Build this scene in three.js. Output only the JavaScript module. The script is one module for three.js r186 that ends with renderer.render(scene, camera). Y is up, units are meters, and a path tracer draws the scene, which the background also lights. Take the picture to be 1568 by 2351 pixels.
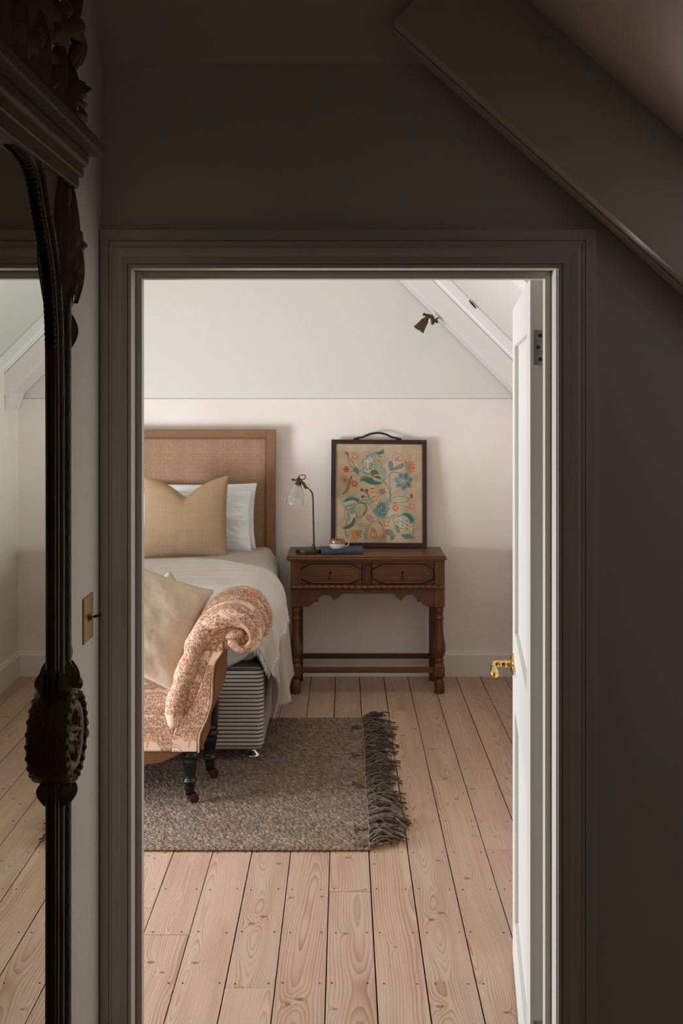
import * as THREE from 'three';
import { RoundedBoxGeometry } from 'three/addons/geometries/RoundedBoxGeometry.js';
import { mergeGeometries, mergeVertices, toCreasedNormals } from 'three/addons/utils/BufferGeometryUtils.js';
import { RectAreaLightUniformsLib } from 'three/addons/lights/RectAreaLightUniformsLib.js';

// ---------------------------------------------------------------- camera, sky, light, exposure
const W = 1568, H = 2351, F = 2400, VX = 790, VY = 904, EYE = 1.7;
const scene = new THREE.Scene();
const camera = new THREE.PerspectiveCamera(2 * Math.atan(H / 2 / F) * 180 / Math.PI, W / H, 0.05, 60);
camera.position.set(0, EYE, 0);
camera.lookAt(0, EYE, -1);
camera.setViewOffset(W, H, W / 2 - VX, H / 2 - VY, W, H);
const renderer = new THREE.WebGLRenderer({ antialias: true });
renderer.toneMapping = THREE.LinearToneMapping;
renderer.toneMappingExposure = 0.62;
renderer.shadowMap.enabled = true;
scene.background = new THREE.Color().setRGB(0.80, 0.92, 1.05);
RectAreaLightUniformsLib.init();
// daylight through the casement in the bedroom's left wall
const WIN = { x: -2.75, d0: 3.15, d1: 4.6, h0: 0.28, h1: 1.2 };
const dayLight = new THREE.RectAreaLight(new THREE.Color().setRGB(0.845, 0.955, 1.11), 55, WIN.d1 - WIN.d0 - 0.1, WIN.h1 - WIN.h0 - 0.1);
dayLight.position.set(WIN.x - 0.05, (WIN.h0 + WIN.h1) / 2, -(WIN.d0 + WIN.d1) / 2);
dayLight.lookAt(5, (WIN.h0 + WIN.h1) / 2, -(WIN.d0 + WIN.d1) / 2);
scene.add(dayLight);

// ---------------------------------------------------------------- helpers
const V3 = THREE.Vector3, PI = Math.PI;
function rng(seed) { let a = seed >>> 0; return () => { a = (a + 0x6D2B79F5) | 0; let t = Math.imul(a ^ (a >>> 15), 1 | a); t = (t + Math.imul(t ^ (t >>> 7), 61 | t)) ^ t; return ((t ^ (t >>> 14)) >>> 0) / 4294967296; }; }
const R0 = rng(7);
const hash = (x, y, s = 0) => { let h = Math.imul(x | 0, 374761393) + Math.imul(y | 0, 668265263) + Math.imul(s | 0, 1442695041); h = Math.imul(h ^ (h >>> 13), 1274126177); return ((h ^ (h >>> 16)) >>> 0) / 4294967296; };
const mix = (a, b, t) => a + (b - a) * t, clamp = (x, a = 0, b = 1) => Math.min(b, Math.max(a, x));
const sstep = (a, b, x) => { const t = clamp((x - a) / (b - a)); return t * t * (3 - 2 * t); };
function noise(x, y, s = 0, px = 0, py = 0) {   // value noise, optional period
  const xi = Math.floor(x), yi = Math.floor(y), fx = x - xi, fy = y - yi, u = fx * fx * (3 - 2 * fx), v = fy * fy * (3 - 2 * fy);
  const wx = k => px ? ((k % px) + px) % px : k, wy = k => py ? ((k % py) + py) % py : k;
  return mix(mix(hash(wx(xi), wy(yi), s), hash(wx(xi + 1), wy(yi), s), u), mix(hash(wx(xi), wy(yi + 1), s), hash(wx(xi + 1), wy(yi + 1), s), u), v);
}
function fbm(x, y, s = 0, o = 4, px = 0, py = 0) { let a = 0, w = 0.5, f = 1; for (let i = 0; i < o; i++) { a += w * noise(x * f, y * f, s + i * 17, px * f, py * f); w *= 0.5; f *= 2; } return a / (1 - Math.pow(0.5, o)); }
const at = (px, py, d) => new V3((px - VX) * d / F, EYE - (py - VY) * d / F, -d);
const X = (px, d) => (px - VX) * d / F, Y = (py, d) => EYE - (py - VY) * d / F;

function dataTex(w, h, fn, srgb = true, rx = 1, ry = 1) {   // fn(u,v) -> [r,g,b] 0..1 (sRGB values when srgb)
  const a = new Uint8Array(w * h * 4);
  for (let j = 0; j < h; j++) for (let i = 0; i < w; i++) { const c = fn((i + 0.5) / w, (j + 0.5) / h), k = (j * w + i) * 4; a[k] = clamp(c[0]) * 255; a[k + 1] = clamp(c[1]) * 255; a[k + 2] = clamp(c[2]) * 255; a[k + 3] = 255; }
  const t = new THREE.DataTexture(a, w, h, THREE.RGBAFormat); t.magFilter = THREE.LinearFilter; t.minFilter = THREE.LinearMipmapLinearFilter; t.generateMipmaps = true;
  t.wrapS = t.wrapT = THREE.RepeatWrapping; t.repeat.set(rx, ry); if (srgb) t.colorSpace = THREE.SRGBColorSpace; t.needsUpdate = true; return t;
}
const grey = (w, h, fn, rx, ry) => dataTex(w, h, (u, v) => { const g = fn(u, v); return [g, g, g]; }, false, rx, ry);
function canvasTex(w, h, draw, rx = 1, ry = 1) { const c = document.createElement('canvas'); c.width = w; c.height = h; draw(c.getContext('2d'), w, h); const t = new THREE.CanvasTexture(c); t.colorSpace = THREE.SRGBColorSpace; t.wrapS = t.wrapT = THREE.RepeatWrapping; t.repeat.set(rx, ry); return t; }
const std = (o) => new THREE.MeshStandardMaterial({ roughness: 0.8, ...o });
const phys = (o) => new THREE.MeshPhysicalMaterial({ roughness: 0.8, ...o });

const used = {};
function numbered(n) { if (!(n in used)) { used[n] = 0; return n; } used[n]++; return n + '_' + String(used[n]).padStart(3, '0'); }
function shade(m) { m.castShadow = m.receiveShadow = true; return m; }
function thing(name, label, category, group) { const o = new THREE.Group(); o.name = numbered(name); scene.add(o); o.userData = { label, category }; if (group) o.userData.group = group; return o; }
function struct(name, geos, m) { const o = geos ? mesh(name, geos, m, scene) : new THREE.Group(); o.name = name; if (!geos) scene.add(o); o.userData.kind = 'structure'; return o; }
const flat = g => g.index ? g.toNonIndexed() : g;
function clean(g) { g = flat(g); for (const k of Object.keys(g.attributes)) if (!['position', 'normal', 'uv'].includes(k)) g.deleteAttribute(k); g.morphAttributes = {}; return g; }
function mesh(name, geos, m, parent) {
  const list = Array.isArray(geos) ? geos : [geos];
  const g = list.length > 1 ? mergeGeometries(list.map(clean)) : list[0];
  const o = shade(new THREE.Mesh(g, m)); o.name = name; parent.add(o); return o;
}
function grp(name, parent) { const o = new THREE.Group(); o.name = name; parent.add(o); return o; }
// uv in metres from position, by the dominant axis of the normal; the grain axis becomes v
function uvm(g, grain = 'y', ou = 0, ov = 0, su = 1, sv = 1) {
  g = flat(g); const p = g.attributes.position, n = g.attributes.normal, uv = new Float32Array(p.count * 2);
  for (let i = 0; i < p.count; i += 3) {
    let nx = 0, ny = 0, nz = 0; for (let k = 0; k < 3; k++) { nx += n.getX(i + k); ny += n.getY(i + k); nz += n.getZ(i + k); }
    nx = Math.abs(nx); ny = Math.abs(ny); nz = Math.abs(nz);
    const ax = nx > ny && nx > nz ? 'x' : ny > nz ? 'y' : 'z';
    const rest = ['x', 'y', 'z'].filter(a => a !== ax); const va = rest.includes(grain) ? grain : rest[1], ua = rest.find(a => a !== va);
    for (let k = 0; k < 3; k++) { const q = { x: p.getX(i + k), y: p.getY(i + k), z: p.getZ(i + k) }; uv[(i + k) * 2] = q[ua] * su + ou; uv[(i + k) * 2 + 1] = q[va] * sv + ov; }
  }
  g.setAttribute('uv', new THREE.BufferAttribute(uv, 2)); return g;
}
// box given by extents, edges rounded
function box(x0, x1, y0, y1, z0, z1, r = 0.003, grain = 'y', seg = 1) {
  const w = x1 - x0, h = y1 - y0, d = z1 - z0; r = Math.min(r, w / 2.01, h / 2.01, d / 2.01);
  const g = r > 0 ? new RoundedBoxGeometry(w, h, d, seg, r) : new THREE.BoxGeometry(w, h, d);
  g.translate((x0 + x1) / 2, (y0 + y1) / 2, (z0 + z1) / 2); return uvm(g, grain, R0(), R0());
}
function shapeOf(pts, holes = []) { const s = new THREE.Shape(pts.map(p => new THREE.Vector2(p[0], p[1]))); for (const h of holes) s.holes.push(new THREE.Path(h.map(p => new THREE.Vector2(p[0], p[1])))); return s; }
function extr(shape, depth, bevel = 0, seg = 2, curve = 12) { return new THREE.ExtrudeGeometry(shape, { depth: depth - 2 * bevel, bevelEnabled: bevel > 0, bevelThickness: bevel, bevelSize: bevel, bevelOffset: -bevel, bevelSegments: seg, curveSegments: curve }).translate(0, 0, bevel); }
// wall in a plane x = const: shape points are (d, h), thickness runs towards +x from x0
const sideWall = (pts, holes, x0, t) => uvm(extr(shapeOf(pts, holes), t).rotateY(PI / 2).translate(x0, 0, 0));
// prism along d: shape points are (x, h), from depth d1 back to d0
const alongD = (pts, d0, d1, bevel = 0, grain = 'z') => uvm(extr(shapeOf(pts), d1 - d0, bevel).translate(0, 0, -d1), grain);
// prism that stands up: shape points (x, d), from h0 to h1
const standing = (pts, h0, h1, bevel = 0) => uvm(extr(shapeOf(pts), h1 - h0, bevel).rotateX(-PI / 2).translate(0, h0, 0));
const lathe = (pts, x, y, z, seg = 32) => new THREE.LatheGeometry(pts.map(p => new THREE.Vector2(Math.max(p[0], 0.0001), p[1])), seg).translate(x, y, z);
// tube with a radius of its own at each control point
function tube(pts, rad, seg = 40, ring = 12, closedEnds = true, spline = true) {
  const c = spline ? new THREE.CatmullRomCurve3(pts, false, 'centripetal') : new THREE.CatmullRomCurve3(pts, false, 'catmullrom', 0);
  const fr = c.computeFrenetFrames(seg), pos = [], uv = [], idx = [], L = c.getLength();
  const rf = typeof rad === 'function' ? rad : (t => { if (!Array.isArray(rad)) return rad; const k = t * (rad.length - 1), i = Math.min(rad.length - 2, Math.floor(k)); const f = k - i; return mix(rad[i], rad[i + 1], f * f * (3 - 2 * f)); });
  const push = (p, u, v) => { pos.push(p.x, p.y, p.z); uv.push(u, v); };
  for (let i = 0; i <= seg; i++) { const t = i / seg, p = c.getPoint(t), r = rf(t); for (let j = 0; j <= ring; j++) { const a = j / ring * 2 * PI; push(p.clone().addScaledVector(fr.normals[i], Math.cos(a) * r).addScaledVector(fr.binormals[i], Math.sin(a) * r), j / ring * 2 * PI * 0.04, t * L); } }
  for (let i = 0; i < seg; i++) for (let j = 0; j < ring; j++) { const a = i * (ring + 1) + j, b = a + ring + 1; idx.push(a, b, a + 1, b, b + 1, a + 1); }
  if (closedEnds) for (const [i, s] of [[0, 1], [seg, -1]]) {   // rounded ends
    const p = c.getPoint(i / seg), r = rf(i / seg), tg = c.getTangent(i / seg).multiplyScalar(-s); let prev = i * (ring + 1);
    for (const e of [0.5, 0.87]) { const st = pos.length / 3; for (let j = 0; j <= ring; j++) { const a = j / ring * 2 * PI, q = Math.sqrt(1 - e * e) * r; push(p.clone().addScaledVector(fr.normals[i], Math.cos(a) * q).addScaledVector(fr.binormals[i], Math.sin(a) * q).addScaledVector(tg, r * e), j / ring * 0.25, 0); } for (let j = 0; j < ring; j++) { const a = prev + j, b = st + j; if (s < 0) idx.push(a, b, a + 1, b, b + 1, a + 1); else idx.push(a, a + 1, b, b, a + 1, b + 1); } prev = st; }
    const m = pos.length / 3; push(p.clone().addScaledVector(tg, r), 0, 0); for (let j = 0; j < ring; j++) s < 0 ? idx.push(prev + j, m, prev + j + 1) : idx.push(prev + j, prev + j + 1, m);
  }
  const g = new THREE.BufferGeometry(); g.setAttribute('position', new THREE.Float32BufferAttribute(pos, 3)); g.setAttribute('uv', new THREE.Float32BufferAttribute(uv, 2)); g.setIndex(idx); g.computeVertexNormals(); return g;
}
// grid surface: fn(u, v) -> V3; uv = (u * su, v * sv)
function grid(nu, nv, fn, su = 1, sv = 1, flip = false) {
  const pos = [], uv = [], idx = [];
  for (let j = 0; j <= nv; j++) for (let i = 0; i <= nu; i++) { const p = fn(i / nu, j / nv); pos.push(p.x, p.y, p.z); uv.push(i / nu * su, j / nv * sv); }
  for (let j = 0; j < nv; j++) for (let i = 0; i < nu; i++) { const a = j * (nu + 1) + i, b = a + nu + 1; flip ? idx.push(a, b, a + 1, b, b + 1, a + 1) : idx.push(a, a + 1, b, b, a + 1, b + 1); }
  const g = new THREE.BufferGeometry(); g.setAttribute('position', new THREE.Float32BufferAttribute(pos, 3)); g.setAttribute('uv', new THREE.Float32BufferAttribute(uv, 2)); g.setIndex(idx); g.computeVertexNormals(); return g;
}
// cloth with thickness: a grid surface, its offset twin and the rim between
function slab(nu, nv, fn, t, su, sv) {
  const top = grid(nu, nv, fn, su, sv), p = top.attributes.position, n = top.attributes.normal, N = p.count;
  const pos = new Float32Array(N * 6), uv = new Float32Array(N * 4), idx = [...top.index.array];
  for (let i = 0; i < N; i++) { for (let k = 0; k < 3; k++) { pos[i * 3 + k] = p.array[i * 3 + k]; pos[(N + i) * 3 + k] = p.array[i * 3 + k] - n.array[i * 3 + k] * t; } for (let k = 0; k < 2; k++) uv[i * 2 + k] = uv[(N + i) * 2 + k] = top.attributes.uv.array[i * 2 + k]; }
  for (let i = 0; i < top.index.count; i += 3) idx.push(N + top.index.array[i], N + top.index.array[i + 2], N + top.index.array[i + 1]);
  const rim = []; for (let i = 0; i <= nu; i++) rim.push(i); for (let j = 1; j <= nv; j++) rim.push(j * (nu + 1) + nu); for (let i = nu - 1; i >= 0; i--) rim.push(nv * (nu + 1) + i); for (let j = nv - 1; j >= 0; j--) rim.push(j * (nu + 1));
  for (let i = 0; i < rim.length - 1; i++) { const a = rim[i], b = rim[i + 1]; idx.push(a, N + a, b, b, N + a, N + b); }
  const g = new THREE.BufferGeometry(); g.setAttribute('position', new THREE.BufferAttribute(pos, 3)); g.setAttribute('uv', new THREE.BufferAttribute(uv, 2)); g.setIndex(idx); g.computeVertexNormals(); return g;
}

// ---------------------------------------------------------------- materials
const plasterBump = grey(512, 512, (u, v) => 0.55 * fbm(u * 4, v * 4, 3, 5, 4, 4) + 0.25 * noise(u * 40, v * 40, 9, 40, 40) + 0.2 * noise(u * 110, v * 110, 5, 110, 110), 0.9, 0.9);
const limeMap = dataTex(512, 512, (u, v) => { const a = fbm(u * 5, v * 5, 21, 5, 5, 5), b = fbm(u * 9, v * 9, 33, 4, 9, 9), k = 0.985 + 0.06 * (a - 0.5) + 0.03 * (b - 0.5); return [0.945 * k, (0.895 + 0.02 * (b - 0.5)) * k, (0.842 + 0.03 * (b - 0.5)) * k]; }, true, 0.55, 0.55);
const M = {
  lime: std({ map: limeMap, bumpMap: plasterBump, bumpScale: 0.0022, roughness: 0.92 }),
  plaster: std({ color: '#dcd8cc', bumpMap: plasterBump, bumpScale: 0.0015, roughness: 0.9 }),
  hall: std({ color: '#dcd0c4', bumpMap: plasterBump, bumpScale: 0.0015, roughness: 0.88 }),
  paint: std({ color: '#d9cfc2', roughness: 0.5, bumpMap: plasterBump, bumpScale: 0.0003 }),
  skirt: std({ color: '#e6dcd2', roughness: 0.6, bumpMap: plasterBump, bumpScale: 0.0003 }),
  doorPaint: std({ color: '#dcd9cf', roughness: 0.42, bumpMap: plasterBump, bumpScale: 0.0004 }),
  beamPaint: std({ color: '#e2d9d2', roughness: 0.7, bumpMap: plasterBump, bumpScale: 0.002 }),
  steel: std({ color: '#9a9d9c', metalness: 0.9, roughness: 0.42 }),
  screw: std({ color: '#5c5e60', metalness: 0.9, roughness: 0.45 }),
  black: std({ color: '#060505', roughness: 0.9 }),
  brass: std({ color: '#d9b168', metalness: 1, roughness: 0.14 }),
  satinBrass: std({ color: '#a88c58', metalness: 0.9, roughness: 0.42 }),
  bronze: std({ color: '#4d3f2c', metalness: 0.85, roughness: 0.42, bumpMap: plasterBump, bumpScale: 0.0006 }),
  ebony: std({ color: '#15120f', roughness: 0.32 }),
};

// plain-sawn board: rings of a log cut by a plane; v runs along the board
function woodTex(w, h, wide, long, seed, light, dark, ring, knots, contrast = 1) {
  const r = rng(seed), cx0 = (r() - 0.5) * wide * 1.1, y0 = 0.012 + r() * 0.045, s = seed * 13, kn = [];
  for (let i = 0; i < knots; i++) kn.push([(r() - 0.5) * wide * 0.8, r() * long, 0.006 + r() * 0.007]);
  return dataTex(w, h, (u, v) => {
    const x = (u - 0.5) * wide, z = v * long;
    const cx = cx0 + (fbm(z * 1.1, 3.3, s, 2) - 0.5) * wide * 0.6, yy = y0 + (fbm(z * 1.7, 8.1, s + 5, 3) - 0.5) * 0.075;
    let rr = Math.hypot(x - cx, yy) + (noise(x * 30, z * 5, s + 9) - 0.5) * 0.005 + (noise(x * 90, z * 14, s + 11) - 0.5) * 0.0012, kd = 0;
    for (const [kx, kz, kr] of kn) { const d = Math.hypot((x - kx) * 1.15, (z - kz) * 0.62); rr += 0.016 * Math.exp(-(d * d) / (kr * kr * 5)); const q = Math.hypot(x - kx, (z - kz) * 1.6) / kr; kd = Math.max(kd, (1 - sstep(0.55, 1.0, q)) * (0.55 + 0.35 * noise(q * 6, kx * 99, s)) + 0.5 * (sstep(0.75, 0.95, q) - sstep(0.95, 1.15, q))); }
    const f0 = rr / ring + 0.35 * noise(rr * 120, 1.7, s + 2), f = f0 - Math.floor(f0);
    let l = Math.pow(f, 2.2) * (1 - sstep(0.93, 1, f)) * (0.55 + 0.6 * hash(Math.floor(f0), 4, s)) * contrast;
    l += 0.18 * (noise(x * 420, z * 9, s + 3) - 0.5) + 0.55 * (fbm(x * 14, z * 3, s + 6, 3) - 0.5) + 0.25 * (noise(x * 40, z * 1.6, s + 8) - 0.5);
    l = clamp(l); const k = clamp(kd * 0.9);
    return [0, 1, 2].map(c => mix(mix(light[c], dark[c], l), [0.40, 0.29, 0.23][c], k));
  });
}
const boardTex = []; for (let i = 0; i < 8; i++) boardTex.push(woodTex(192, 1280, 0.145, 2.1, 100 + i * 7, [0.78, 0.665, 0.572], [0.635, 0.455, 0.345], 0.0052 + 0.0016 * (i % 3), 4 + (i % 3) * 2, 0.95));
const boardMats = boardTex.map((t, i) => { const k = [1, 0.97, 0.94, 1, 0.96, 0.99, 0.93, 0.98][i]; return std({ map: t, color: new THREE.Color(k, k * (i % 3 ? 0.985 : 1), k * (i % 2 ? 0.965 : 1)), roughness: 0.52, bumpMap: t, bumpScale: 0.0004 }); });
const oakTex = woodTex(256, 1024, 0.25, 1.0, 51, [0.535, 0.385, 0.245], [0.36, 0.235, 0.135], 0.0034, 0, 1.0); oakTex.repeat.set(4, 1);
const darkOakTex = woodTex(256, 1024, 0.25, 1.0, 77, [0.53, 0.35, 0.19], [0.22, 0.13, 0.07], 0.0062, 0, 1.25); darkOakTex.repeat.set(4, 1);
M.headOak = std({ map: oakTex, roughness: 0.6, bumpMap: oakTex, bumpScale: 0.0004 });
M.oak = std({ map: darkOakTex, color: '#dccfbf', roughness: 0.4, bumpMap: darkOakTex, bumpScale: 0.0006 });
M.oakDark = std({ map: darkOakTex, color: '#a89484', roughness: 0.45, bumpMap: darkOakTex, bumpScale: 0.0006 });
M.mahogany = std({ color: '#2e150d', roughness: 0.35, bumpMap: darkOakTex, bumpScale: 0.0004 });

// woven linen: threads of uneven tone; repeat = tiles per metre
function linen(base, vary, seed, tile = 9, threads = 96) {
  const tw = (u, v) => { const a = Math.floor(u * threads), b = Math.floor(v * threads), over = (a + b) % 2; const slubA = 0.6 * hash(a, 1, seed) + 0.4 * noise(a * 3.1, v * 12, seed + 1, 0, 12), slubB = 0.6 * hash(b, 2, seed) + 0.4 * noise(u * 12, b * 3.1, seed + 2, 12, 0); return [over ? slubA : slubB, over, Math.sin((u * threads % 1) * PI) * Math.sin((v * threads % 1) * PI)]; };
  return [dataTex(384, 384, (u, v) => { const [s, , h] = tw(u, v); const k = 1 + vary * (s - 0.5) * 2 - 0.13 * (1 - h); return base.map(c => c * k); }, true, tile, tile), grey(384, 384, (u, v) => { const [s, o, h] = tw(u, v); return h * (0.5 + 0.3 * s + 0.2 * o); }, tile, tile)];
}
const [tanMap, tanBump] = linen([0.705, 0.58, 0.435], 0.10, 1, 7, 80);
const [beigeMap, beigeBump] = linen([0.825, 0.74, 0.64], 0.08, 2, 7, 80);
const [greyMap, greyBump] = linen([0.765, 0.71, 0.65], 0.04, 3, 11, 100);
const [whiteMap, whiteBump] = linen([0.875, 0.835, 0.785], 0.03, 4, 11, 100);
M.tan = std({ map: tanMap, bumpMap: tanBump, bumpScale: 0.0009, roughness: 0.95 });
M.beige = std({ map: beigeMap, bumpMap: beigeBump, bumpScale: 0.0009, roughness: 0.95 });
M.greyLinen = std({ map: greyMap, bumpMap: greyBump, bumpScale: 0.0004, roughness: 0.95 });
M.whiteLinen = std({ map: whiteMap, bumpMap: whiteBump, bumpScale: 0.0004, roughness: 0.95 });
M.cotton = std({ color: '#e9e8e6', roughness: 0.9, bumpMap: whiteBump, bumpScale: 0.0002 });
M.thread = std({ color: '#e2ddd2', roughness: 1 });

// ---------------------------------------------------------------- bedroom shell
const DW = 6.30, XR = 1.05, XL = -2.75, SL = 2.96, CEIL = 2.75, D0 = 2.166, D1 = 2.285;   // right slope: x + h = SL
const XLs = -(SL - CEIL) - 1.48, KL = 1.9;
// gable: wainscot-height lower wall slightly proud, smooth upper wall behind
{ const g = struct('wall_back', null);
  const lo = [[XL - 0.2, -0.05], [XR + 0.2, -0.05], [XR + 0.2, 1.668], [XL - 0.2, 1.668]];
  mesh('lower_wall', uvm(extr(shapeOf(lo), 0.25).translate(0, 0, -DW - 0.25)), M.lime, g);
  mesh('upper_wall', uvm(extr(shapeOf([[XL - 0.2, 1.668], [XR + 0.2, 1.668], [XR + 0.2, 3.1], [XL - 0.2, 3.1]]), 0.25).translate(0, 0, -DW - 0.262)), M.plaster, g); }
struct('wall_right', sideWall([[D1, -0.05], [DW + 0.1, -0.05], [DW + 0.1, SL - XR + 0.05], [D1, SL - XR + 0.05]], [], XR, 0.2), M.lime);
struct('wall_left', sideWall([[D1, -0.05], [DW + 0.1, -0.05], [DW + 0.1, KL + 0.1], [D1, KL + 0.1]], [[[WIN.d0, WIN.h0], [WIN.d1, WIN.h0], [WIN.d1, WIN.h1], [WIN.d0, WIN.h1]]], XL - 0.25, 0.25), M.lime);
{ const g = struct('ceiling', null), t = 0.15;
  mesh('right_slope', alongD([[XR + 0.12, SL - XR - 0.12], [XR + 0.12 + t, SL - XR - 0.12 + t], [SL - CEIL - 0.02 + t, CEIL + 0.02 + t], [SL - CEIL - 0.02, CEIL + 0.02]], D1, DW + 0.1), M.plaster, g);
  mesh('flat_ceiling', alongD([[XL + 0.85, CEIL], [SL - CEIL, CEIL], [SL - CEIL + 0.1, CEIL + 0.16], [XL + 0.75, CEIL + 0.16]], D1, DW + 0.1), M.plaster, g);
  mesh('left_slope', alongD([[XL - 0.12, KL - 0.12], [XL + 0.86, CEIL + 0.01], [XL + 0.75, CEIL + 0.15], [XL - 0.25, KL]], D1, DW + 0.1), M.plaster, g); }
// baseboards with a small cap moulding
const bbProf = [[0, 0], [0.018, 0], [0.018, 0.128], [0.013, 0.136], [0.010, 0.147], [0, 0.150]];
{ const pts = bbProf.map(p => [p[0], p[1]]);
  const back = extr(shapeOf(pts), XR - XL).rotateY(-PI / 2).translate(XR, 0, -DW);      // profile thickness towards the room
  struct('baseboard_back', uvm(back, 'x'), M.skirt);
  struct('baseboard_right', alongD(bbProf.map(p => [XR - p[0], p[1]]), D1, DW), M.skirt);
  struct('baseboard_left', alongD(bbProf.map(p => [XL + p[0], p[1]]), D1, DW), M.skirt); }
// casement window in the left wall
{ const w = struct('window_1', null), { x, d0, d1, h0, h1 } = WIN, xf = x - 0.13, dm = (d0 + d1) / 2;
  const bar = (a, b, c, e, n) => mesh(n, box(xf, xf + 0.05, c, e, -b, -a, 0.004), M.paint, w);
  bar(d0, d1, h0, h0 + 0.05, 'bottom_rail'); bar(d0, d1, h1 - 0.05, h1, 'top_rail'); bar(d0, d0 + 0.05, h0 + 0.05, h1 - 0.05, 'stile'); bar(d1 - 0.05, d1, h0 + 0.05, h1 - 0.05, 'stile'); bar(dm - 0.025, dm + 0.025, h0 + 0.05, h1 - 0.05, 'mullion');
  const gm = phys({ color: '#ffffff', transmission: 1, roughness: 0, thickness: 0, ior: 1.5 });
  for (const [a, b] of [[d0 + 0.05, dm - 0.025], [dm + 0.025, d1 - 0.05]]) mesh('pane', box(xf + 0.02, xf + 0.024, h0 + 0.05, h1 - 0.05, -b, -a, 0), gm, w);
  mesh('window_sill', box(x - 0.08, x + 0.04, h0 - 0.03, h0 + 0.003, -d1 - 0.04, -d0 + 0.04, 0.006), M.paint, w); }
// floorboards, each its own piece, on a dark sub-floor
{ const f = struct('floor', null);
  mesh('sub_floor', box(XL, XR, -0.06, -0.0142, -DW, -D1 + 0.1, 0), std({ color: '#6e4326', roughness: 0.9 }), f);
  const r = rng(31), pitch = 0.1448, x0 = -0.487, nails = [];
  const cuts = { '-1': [3.285, 5.2], 1: [2.99, 4.9], 3: [3.57, 5.35], 0: [4.1], 2: [4.35], 4: [4.45], 5: [4.75, 5.6], 6: [4.6], 7: [3.9], 8: [4.2] };
  for (let k = -16; k <= 10; k++) {
    const a = Math.max(XL + 0.004, x0 + pitch * k), b = Math.min(XR - 0.004, x0 + pitch * (k + 1)); if (b - a < 0.02) continue;
    const list = [D1 - 0.12, ...(cuts[k] || [2.6 + r() * 1.5, 4.5 + r() * 1.2]), DW - 0.004];
    for (let i = 0; i < list.length - 1; i++) {
      const gl = 0.0022 + r() * 0.0024, w = b - a - gl, len = list[i + 1] - list[i] - 0.0012, ti = Math.floor(r() * 8) % 8;
      const g = new RoundedBoxGeometry(w, 0.013, len, 1, 0.0015); const p = g.attributes.position, uv = g.attributes.uv, ov = r() * 0.2, fl = r() < 0.5 ? -1 : 1;
      for (let q = 0; q < p.count; q++) uv.setXY(q, fl * p.getX(q) / 0.145 + 0.5, (p.getZ(q) + len / 2) / 2.1 + ov);
      g.translate((a + b) / 2, -0.0065 + (r() - 0.5) * 0.0012, -(list[i] + list[i + 1]) / 2);
      mesh('floorboard', g, boardMats[ti], f);
    }
    for (let d = 2.16; d < 6.25; d += 0.2865) for (const s of [0.022, 0.122]) { const dd = d + 0.28 - 0.0 + (r() - 0.5) * 0.008; if (dd > DW - 0.02 || x0 + pitch * k + s > XR - 0.03 || x0 + pitch * k + s < XL + 0.03) continue; nails.push(new THREE.CylinderGeometry(0.0026, 0.0026, 0.003, 6).translate(x0 + pitch * k + s + (r() - 0.5) * 0.012, -0.0003, -dd)); }
  }
  const nm = mesh('nail_heads', nails, std({ color: '#3a2a22', roughness: 0.6, metalness: 0.4 }), f); nm.userData.kind = 'stuff'; }

// ---------------------------------------------------------------- hall shell
const HX = -0.5036, OL = -0.4395, OR = 0.438, OH = 1.959;
const HS = (x) => EYE + (0.8256 - 0.6665 * x) / 0.7455;   // underside of the sloped hall ceiling
{ const g = struct('wall_front', null);                     // partition between hall and bedroom, with the doorway
  const a = OL - 0.035, b = OR + 0.035, c = OH + 0.035;
  mesh('partition', uvm(extr(shapeOf([[XL - 0.2, -0.05], [a, -0.05], [a, c], [b, c], [b, -0.05], [XR + 1.1, -0.05], [XR + 1.1, 2.353], [XL - 0.2, 2.353]]), D1 - D0).translate(0, 0, -D1)), M.hall, g);
  mesh('upper_partition', uvm(extr(shapeOf([[XL - 0.2, 2.353], [XR + 1.1, 2.353], [XR + 1.1, 3.15], [XL - 0.2, 3.15]]), D1 - D0).translate(0, 0, -D1)), M.hall, g); }
const HD = 2.4;   // how far the hall reaches behind the camera
struct('wall_hall_left', uvm(box(HX - 0.12, HX, -0.05, 3.1, -D0 - 0.001, HD, 0)), M.hall);
struct('wall_hall_right', uvm(box(1.9, 2.05, -0.05, 1.4, -D0 - 0.001, HD, 0)), M.hall);
struct('wall_hall_rear', uvm(box(HX - 0.12, 2.05, -0.05, 3.1, HD, HD + 0.12, 0)), M.hall);
{ const g = struct('ceiling_hall', null);
  // steep plane over the door wall, flat top, slope to the right
  mesh('steep_slope', uvm(extr(shapeOf([[D0 + 0.02, 2.353], [1.84, 2.9], [2.0, 2.98], [D0 + 0.1, 2.45]]), 1.5 - HX).rotateY(PI / 2).translate(HX, 0, 0)), M.hall, g);
  mesh('flat_ceiling', box(HX - 0.1, 0.2, 2.9, 3.05, -1.87, HD, 0), M.hall, g);
  mesh('right_slope', alongD([[1.97, HS(1.97)], [2.07, HS(1.97) + 0.1], [0.1, HS(0) + 0.12], [0, HS(0)]], -HD, D0), M.hall, g); }
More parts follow.
